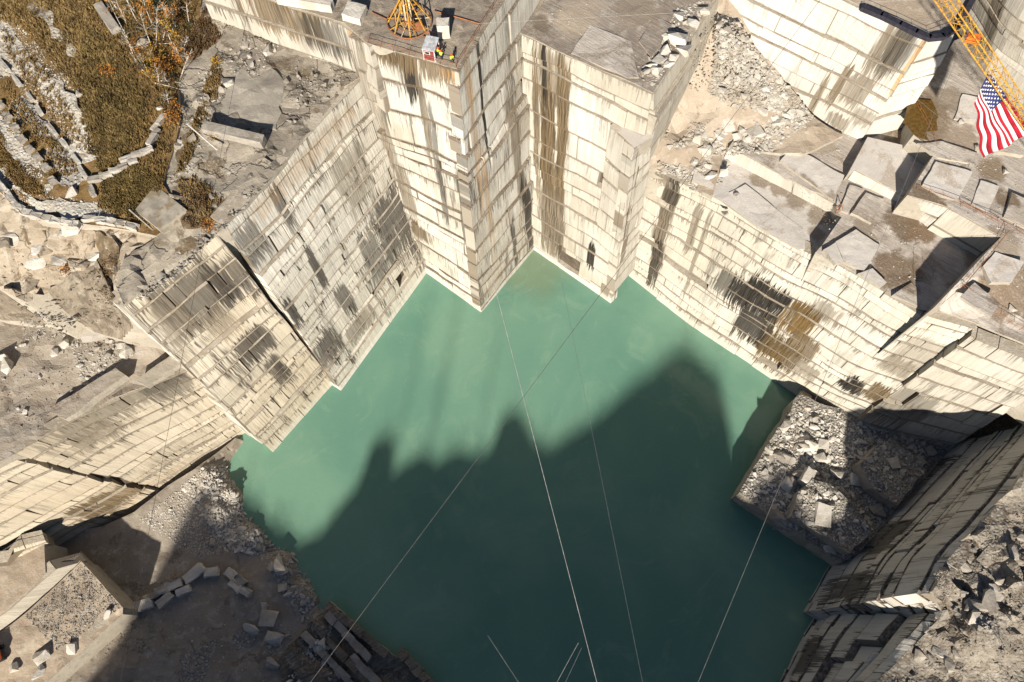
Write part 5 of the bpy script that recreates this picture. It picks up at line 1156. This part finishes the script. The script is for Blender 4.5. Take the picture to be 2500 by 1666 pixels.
# rusty cage hanging on the left wall
q = P(816, 613, 21)
cg = empty('work_cage', q); tag(cg, 'rusty work cage hanging on the ribbed left wall', 'cage')
m = MB(); m.box((0, 0, 0), (1.7, 1.1, .15), .6); m.build('floor', M['rust'], cg)
for sx in (-1, 1):
    for sy in (-1, 1):
        x, y = sx * .8, sy * .5; xr, yr = x * math.cos(.6) - y * math.sin(.6), x * math.sin(.6) + y * math.cos(.6)
        m = MB(); m.tube([(xr, yr, 0), (xr, yr, 1.3)], .06, 4); m.build('post', M['rust'], cg)
m = MB(); cs = [(x * math.cos(.6) - y * math.sin(.6), x * math.sin(.6) + y * math.cos(.6), 1.3) for x, y in ((-.8, -.5), (.8, -.5), (.8, .5), (-.8, .5), (-.8, -.5))]
m.tube(cs, .06, 4); m.tube([(c[0], c[1], .65) for c in cs], .05, 4); m.build('guard_rail', M['rust'], cg)
m = MB(); m.tube([(-.3, .2, 1.3), (-1.2, 1.6, 8)], .04, 4); m.build('hanger', M['darkcable'], cg)

# gangway on the face of the rubble bench
gw = empty('gangway', P(1884, 1292, 2)); tag(gw, 'small steel gangway fixed to the waterside of the rubble bench', 'gangway')
m = MB(); a, b = Vector((0, 0, 0)), P(1936, 1300, 5) - P(1884, 1292, 2); m.tube([a, b], .08, 4); m.tube([a + Vector((.3, .7, 0)), b + Vector((.3, .7, 0))], .08, 4); m.build('stringer', M['steel'], gw)
for j in range(10):
    m = MB(); q = a.lerp(b, (j + .5) / 10); m.box(q + Vector((.15, .35, .05)), (.25, .8, .06), .2); m.build('tread', M['steel'], gw)

# rusty frame on the terrace
m = MB(); f0 = [P(2040, 505, 45.6), P(2058, 512, 45.6), P(2040, 522, 45.6), P(2054, 498, 47)]
for i in range(4):
    for j in range(i): m.tube([f0[i], f0[j]], .06, 4)
tag(m.build('metal_trestle', M['rust']), 'small rusty trestle left on the terrace beside the bright step', 'trestle')

# orange excavator at the left edge
q = at(-16, 1606, 'bl'); ex = empty('excavator', q, 3.6); tag(ex, 'orange excavator mostly cut off by the left edge of the picture', 'excavator')
for sy in (-1, 1):
    m = MB(); m.box((-.2, sy * 1.1, .45), (3.6, .55, .9)); m.tube([(1.6, sy * 1.1 - .27, .45), (1.6, sy * 1.1 + .27, .45)], .45, 10); m.tube([(-2, sy * 1.1 - .27, .45), (-2, sy * 1.1 + .27, .45)], .45, 10); m.build('track', M['black'], ex)
bm = bmesh.new(); bmesh.ops.create_cube(bm, size=1, matrix=Matrix.Translation((-.6, 0, 1.55)) @ Matrix.Diagonal((2.8, 2.5, 1.2, 1))); bmesh.ops.bevel(bm, geom=list(bm.edges), offset=.2, segments=2, affect='EDGES')
me = bpy.data.meshes.new('upper_body'); bm.to_mesh(me); bm.free(); me.materials.append(M['orange']); link(bpy.data.objects.new('upper_body', me), ex)
bm = bmesh.new(); bmesh.ops.create_cube(bm, size=1, matrix=Matrix.Translation((.6, .7, 1.9)) @ Matrix.Diagonal((1.3, 1.0, 1.6, 1))); bmesh.ops.bevel(bm, geom=list(bm.edges), offset=.1, segments=1, affect='EDGES')
me = bpy.data.meshes.new('cab'); bm.to_mesh(me); bm.free(); me.materials.append(M['black']); link(bpy.data.objects.new('cab', me), ex)
m = MB(); m.tube([(.6, -.3, 1.6), (2.6, -.3, 3.6), (4.4, -.3, 3.0)], .28, 6, .2); m.build('boom', M['orange'], ex)
m = MB(); m.tube([(4.4, -.3, 3.1), (4.9, -.3, .9)], .2, 6, .15); m.box((4.8, -.3, .5), (.8, 1.0, .7)); m.build('arm', M['orange'], ex)

# ------------------------------------------------------------------ cables
def cable(pts, label, mat, r=.04, sag=0.0):
    A0, B0 = P(*pts[0]), P(*pts[1]); n = 24; m = MB()
    far = pts[1][1] > 1600
    if far: B0 = A0 + (B0 - A0) * ((A0.y + 78) / (A0.y - B0.y))
    m.tube([A0.lerp(B0, i / n) - Vector((0, 0, sag * 4 * (i / n) * (1 - i / n))) for i in range(n + 1)], r, 5)
    o = tag(m.build('guy_cable', mat), label, 'cable')
    if far:
        m = MB(); m.tube([(B0.x, B0.y, 40), (B0.x, B0.y, B0.z + .3)], .12, 6); m.build('anchor_post', M['rust'], o)
    return o
cable([(1022, -20, 104), (1484, 1770, 92)], 'bright cable running from the derrick down the middle of the water', M['palecable'], .024)
cable([(1372, 690, 62), (1590, 1770, 88)], 'second bright cable right of the long central one', M['palecable'], .020)
cable([(2025, -30, 92), (770, 1650, 88)], 'thin cable crossing the water diagonally from upper right', M['duskcable'], .028)
cable([(2412, -40, 92), (1682, 1720, 92)], 'cable slanting down over the right wall and rubble bench', M['cable'], .020)
cable([(1168, 58, 76), (2560, -18, 92)], 'nearly level cable leaving the pillar towards the upper right', M['palecable'], .018)
cable([(1890, -40, 84), (2310, 300, 53)], 'cable descending over the white upper wall to the puddle', M['cable'], .018)
cable([(236, -40, 84), (-30, 345, 80)], 'cable across the brown slope at the upper left', M['darkcable'], .02)
cable([(620, -50, 92), (276, 1760, 92)], 'long dark cable down the left side over walls and floor', M['darkcable'], .018)
cable([(1191, 1552, 90), (1275, 1680, 90)], 'short faint cable end over the dark water', M['cable'], .015)
cable([(1412, 1570, 90), (1352, 1680, 90)], 'short pale cable pair member on the left over the dark water', M['palecable'], .02)
cable([(1420, 1582, 90), (1374, 1680, 90)], 'short grey cable just right of the pale one over dark water', M['cable'], .015)

# ================================================================== VEGETATION
V_ = random.Random(303)
def tufts(name, surf, poly, n, mat, label, h=(.25, .6), seed=1):
    rs = np.random.RandomState(seed); s = SURF[surf]
    xs = [p[0] for p in poly]; ys = [p[1] for p in poly]
    X = rs.uniform(min(xs), max(xs), n * 4); Y = rs.uniform(min(ys), max(ys), n * 4); k = in_poly(X, Y, poly); X, Y = X[k][:n], Y[k][:n]
    Wd = np.array([P(a, b, s.z0)[:] for a, b in zip(X, Y)])
    for _ in range(3):
        z = np.concatenate([s.zf(Wd[i:i + 1500, 0], Wd[i:i + 1500, 1]) for i in range(0, len(Wd), 1500)])
        kk = (CAM_H - z) / (CAM_H - Wd[:, 2]); Wd = np.column_stack([Wd[:, 0] * kk, Wd[:, 1] * kk, z])
    V = []; F = []
    for w in Wd:
        hh = rs.uniform(*h)
        for b in range(5):
            a = rs.uniform(0, 6.28); o = rs.uniform(-.25, .25, 2); c = np.array([math.cos(a), math.sin(a)]) * .10; l = rs.uniform(-.5, .5, 2) * hh
            i = len(V); p = w[:2] + o
            V += [(p[0] - c[0], p[1] - c[1], w[2] - .05), (p[0] + c[0], p[1] + c[1], w[2] - .05), (p[0] + l[0], p[1] + l[1], w[2] + hh)]; F.append((i, i + 1, i + 2))
    tag(mesh_obj(name, V, F, mat), label, 'grass', kind='stuff')
GR = [(-20, -20), (480, -20), (470, 120), (430, 200), (435, 300), (410, 390), (380, 560), (240, 520), (240, 390), (190, 230), (60, 70), (-20, 40)]
tufts('dry_grass', 'brush', GR, 5200, M['tuft'], 'dry brown grass over the hillside', seed=5)
M['straw'] = plain('straw', (0.36, 0.255, 0.115), .9, wscale=.4)
tufts('dry_grass', 'brush', [(-20, -20), (330, -20), (300, 120), (330, 300), (240, 420), (190, 230), (60, 70), (-20, 40)], 2300, M['straw'], 'pale straw scattered over the hillside', seed=15, h=(.2, .45))
tufts('dry_grass', 'brush', [(200, 60), (300, 120), (360, 260), (340, 380), (240, 420), (200, 300)], 1500, M['tuftg'], 'olive grass on the middle of the hillside', seed=6)
tufts('dry_grass', 'brush', [(-20, 290), (60, 420), (120, 480), (60, 470), (-20, 390)], 900, M['tuft'], 'dry grass between the gravel strips', seed=7)
tufts('dry_grass', 'brush', [(250, 430), (330, 400), (400, 440), (350, 540), (250, 510)], 1300, M['tuftg'], 'olive grass below the curved stone row', seed=8)

def leaves(m, c, rad, n, rnd, size=.14):
    for _ in range(n):
        d = Vector((rnd.gauss(0, .5), rnd.gauss(0, .5), rnd.gauss(0, .45))); p = Vector(c) + d * rad
        a = Vector((rnd.uniform(-1, 1), rnd.uniform(-1, 1), rnd.uniform(-1, 1))).normalized() * size; b = a.cross(Vector((rnd.uniform(-1, 1), rnd.uniform(-1, 1), rnd.uniform(-1, 1)))).normalized() * size
        m.add([p - a, p + b, p + a, p - b], [(0, 1, 2, 3)])
def birch(px, py, h, lean, az, label, leaf=None, nl=120, surf='brush'):
    q = at(px, py, surf); r = empty('birch_tree', q); tag(r, label, 'tree', 'birches on the hillside')
    top = Vector((math.sin(lean) * math.cos(az), math.sin(lean) * math.sin(az), math.cos(lean))) * h
    m = MB(); mid = top * .5 + Vector((V_.uniform(-.3, .3), V_.uniform(-.3, .3), .1)); m.tube([(0, 0, -.2), mid * .5, mid, top], .085, 5, .02); m.build('trunk', M['bark'], r)
    m = MB(); lm = MB()
    for j in range(12):
        t = V_.uniform(.35, .98); p = (mid * (t / .5) if t < .5 else mid.lerp(top, (t - .5) * 2)); a = V_.uniform(0, 6.28); l = (1.1 - t) * h * .38 + .2
        e = p + Vector((math.cos(a) * l, math.sin(a) * l, l * .5)); m.tube([p, e], .028, 4, .008)
        m.tube([p.lerp(e, .5), p.lerp(e, .6) + Vector((V_.uniform(-.4, .4), V_.uniform(-.4, .4), .4))], .014, 3, .006)
        if leaf: leaves(lm, e, .5, nl // 12, V_)
    m.build('branches', M['bark'], r)
    if leaf: lm.build('crown', M[leaf], r)
for i, (x, y, h, le, az, lab, lf, nl) in enumerate([
    (312, 95, 6.5, .75, 2.0, 'bare white birch leaning far left beside the grey slab', None, 0), (330, 150, 5.5, .6, 1.9, 'bare birch leaning over the fallen trunks', None, 0),
    (372, 118, 6.0, .5, 1.7, 'bare birch behind the pale boulder', None, 0), (380, 116, 5.0, .55, .9, 'bare birch leaning right behind the boulder', None, 0),
    (425, 80, 5.0, .3, 1.8, 'slim birch at the dark thicket', 'leafo', 60), (440, 190, 5.5, .8, .7, 'bare birch sprawling right below the yellow bush', None, 0),
    (310, 60, 6.0, .3, 1.6, 'birch with orange leaves above the slab', 'leafo', 160), (372, 60, 5.5, .25, 1.4, 'birch with rusty leaves at the upper edge', 'leafo', 200),
    (420, 110, 4.5, .3, 1.2, 'birch with yellow leaves near the dark thicket', 'leafy', 200), (462, 60, 5.0, .35, 1.0, 'thin birch beside the rock shelf', 'leafb', 80),
    (330, 30, 6.0, .4, 2.2, 'pale birch at the very top of the hillside', None, 0), (450, 135, 4.0, .5, .3, 'small bare birch at the border of the shelf', None, 0), (285, 20, 5.5, .5, 2.4, 'bare birch rising over the long grey slab', None, 0)]):
    birch(x, y, h, le, az, lab, lf, nl)
_us = set()
while len(_us) < 12:
    x, y = pick([(320, 40), (470, 30), (450, 180), (415, 300), (380, 240), (330, 150)])
    _lf = V_.choice((None, None, 'leafb', 'leafo')); _lb = ('bare' if _lf is None else {'leafb': 'brown leaved', 'leafo': 'orange leaved'}[_lf]) + ' young birch ' + cell(x, y, [(320, 30), (470, 300)]) + ' of the thicket'
    if _lb in _us: continue
    _us.add(_lb); birch(x, y, V_.uniform(2.5, 4.0), V_.uniform(.15, .7), V_.uniform(.3, 2.6), _lb, _lf, 90)
for i, (x0, y0, x1, y1) in enumerate([(318, 130, 345, 165), (330, 150, 372, 200), (340, 172, 392, 186), (380, 205, 455, 226), (375, 112, 420, 110), (385, 200, 440, 205), (318, 110, 360, 180)]):
    a, b = at(x0, y0, 'brush'), at(x1, y1, 'brush'); m = MB(); m.tube([a + Vector((0, 0, .2)), (a + b) / 2 + Vector((0, 0, .45)), b + Vector((0, 0, .3))], .08, 5, .04)
    tag(m.build('fallen_birch', M['bark']), ORD[i] + ' fallen white birch trunk, counted from the top of the tangle', 'trunk', 'fallen birch trunks')
def shrub(px, py, rad, leaf, label, surf='brush', group=None, n=170, hh=.8):
    q = at(px, py, surf); r = empty('shrub', q); tag(r, label, 'shrub', group); m = MB(); lm = MB()
    for j in range(9):
        a = V_.uniform(0, 6.28); l = V_.uniform(.4, 1.0) * rad; e = Vector((math.cos(a) * l, math.sin(a) * l, rad * hh * V_.uniform(.5, 1.1))); m.tube([(0, 0, -.1), e * .5 + Vector((0, 0, .15)), e], .03, 3, .01)
        leaves(lm, e, rad * .5, n // 9, V_, .10)
    m.build('stems', M['twig'], r); lm.build('foliage', M[leaf], r)
shrub(385, 140, 2.0, 'leafy', 'big golden shrub in the middle of the birches', n=420)
shrub(395, 165, 1.5, 'leafo', 'orange shrub just below the golden one', n=300)
shrub(370, 188, 1.2, 'leafy', 'bright amber shrub at the end of the fallen trunks', n=300)
shrub(268, 178, 1.2, 'leafo', 'orange brown shrub on the open grass', n=200)
shrub(430, 265, 1.1, 'leafo', 'rust coloured shrub beside the rock shelf', n=200)
shrub(532, 148, .9, 'leafy', 'small yellow green shrub on the upper shelf', 'shelf', n=150)
shrub(525, 335, .9, 'leafy', 'small yellow shrub by the left end of the long beam', 'shelf', n=150)
shrub(330, 805, 2.2, 'leafo', 'large orange shrub in the gap beside the left walls', 'pit', n=420)
shrub(300, 815, 1.5, 'leafy', 'yellow shrub left of the large orange one', 'pit', n=260)
shrub(345, 830, 1.4, 'leafb', 'brown shrub at the top of the tan wall', 'pit', n=260)
shrub(515, 556, 1.0, 'leafo', 'red orange shrub at the top of the bright ridge', 'shelf', n=200)
shrub(160, 665, .8, 'leafo', 'tiny orange shrub on the tan rock', 'apron', n=120)
_tp = [(300, 40), (480, 30), (450, 200), (420, 330), (380, 250), (330, 170)]
_us = set()
while len(_us) < 22:
    x, y = pick(_tp); _lf = V_.choice(('leafb', 'leafo', 'leafg')); _lb = {'leafb': 'brown', 'leafo': 'orange', 'leafg': 'dark green'}[_lf] + ' low shrub ' + cell(x, y, _tp) + ' of the birch thicket'
    if _lb in _us: continue
    _us.add(_lb)
    shrub(x, y, V_.uniform(.8, 1.6), _lf, _lb, group='thicket shrubs', n=130)
tufts('dry_grass', 'so1', [(520, 150), (540, 170), (525, 240), (500, 300), (450, 420), (430, 420), (480, 280)], 500, M['tuft'], 'dry grass in the soil gully of the shelf', seed=9)
tufts('dry_grass', 'so2', [(430, 440), (480, 430), (560, 500), (520, 545), (470, 560), (450, 490)], 260, M['tuft'], 'brown weeds beside the concrete pad', seed=10)
tufts('dry_grass', 'so3', [(500, 20), (560, 10), (580, 60), (470, 150), (445, 120)], 500, M['leafb'], 'brown weeds at the upper border of the shelf', seed=11)
tufts('dry_grass', 'g5', [(0, 180), (200, 420), (130, 440), (0, 260)], 500, M['tuft'], 'sparse dry grass in the grey yard', seed=12)
tufts('dry_grass', 'g1', [(0, 60), (130, 190), (236, 388), (150, 340), (0, 100)], 380, M['tuft'], 'sparse dry grass on the gravel bank', seed=13)
_gp = [(250, 590), (300, 640), (290, 730), (260, 760), (240, 640)]; _us = set()
for i in range(60):
    x, y = pick(_gp); _lb = 'dead brown shrub ' + cell(x, y, _gp) + ' of the gully in the tan rock'
    if _lb in _us: continue
    _us.add(_lb); shrub(x, y, V_.uniform(.6, 1.1), 'leafb', _lb, 'apron', group='gully shrubs', n=90)
_gp = [(470, 470), (520, 480), (510, 560), (440, 560), (450, 500)]; _us = set()
for i in range(60):
    x, y = pick(_gp); _lb = 'dead brown shrub ' + cell(x, y, _gp) + ' of the soil beside the pad'
    if _lb in _us: continue
    _us.add(_lb); shrub(x, y, V_.uniform(.6, 1.1), 'leafb', _lb, 'shelf', group='pad shrubs', n=90)
for i, (x, y, h) in enumerate([(392, 22, 5.0), (408, 8, 4.2)]):
    q = at(x, y, 'brush'); r = empty('spruce_tree', q); tag(r, ['dark spruce in the thicket at the upper edge', 'smaller dark spruce at the top border'][i], 'tree')
    m = MB(); m.tube([(0, 0, -.1), (0, 0, h)], .1, 5, .02); m.build('trunk', M['twig'], r); lm = MB()
    for j in range(16):
        z = h * (.12 + .86 * j / 16); rr = (1 - j / 17) * h * .28
        for k in range(9):
            a = 2 * math.pi * k / 9 + j; leaves(lm, (math.cos(a) * rr * .6, math.sin(a) * rr * .6, z), rr * .5, 5, V_, .13)
    lm.build('crown', M['leafg'], r)
print('blocks', NBLK[0], 'objects', len(bpy.data.objects))
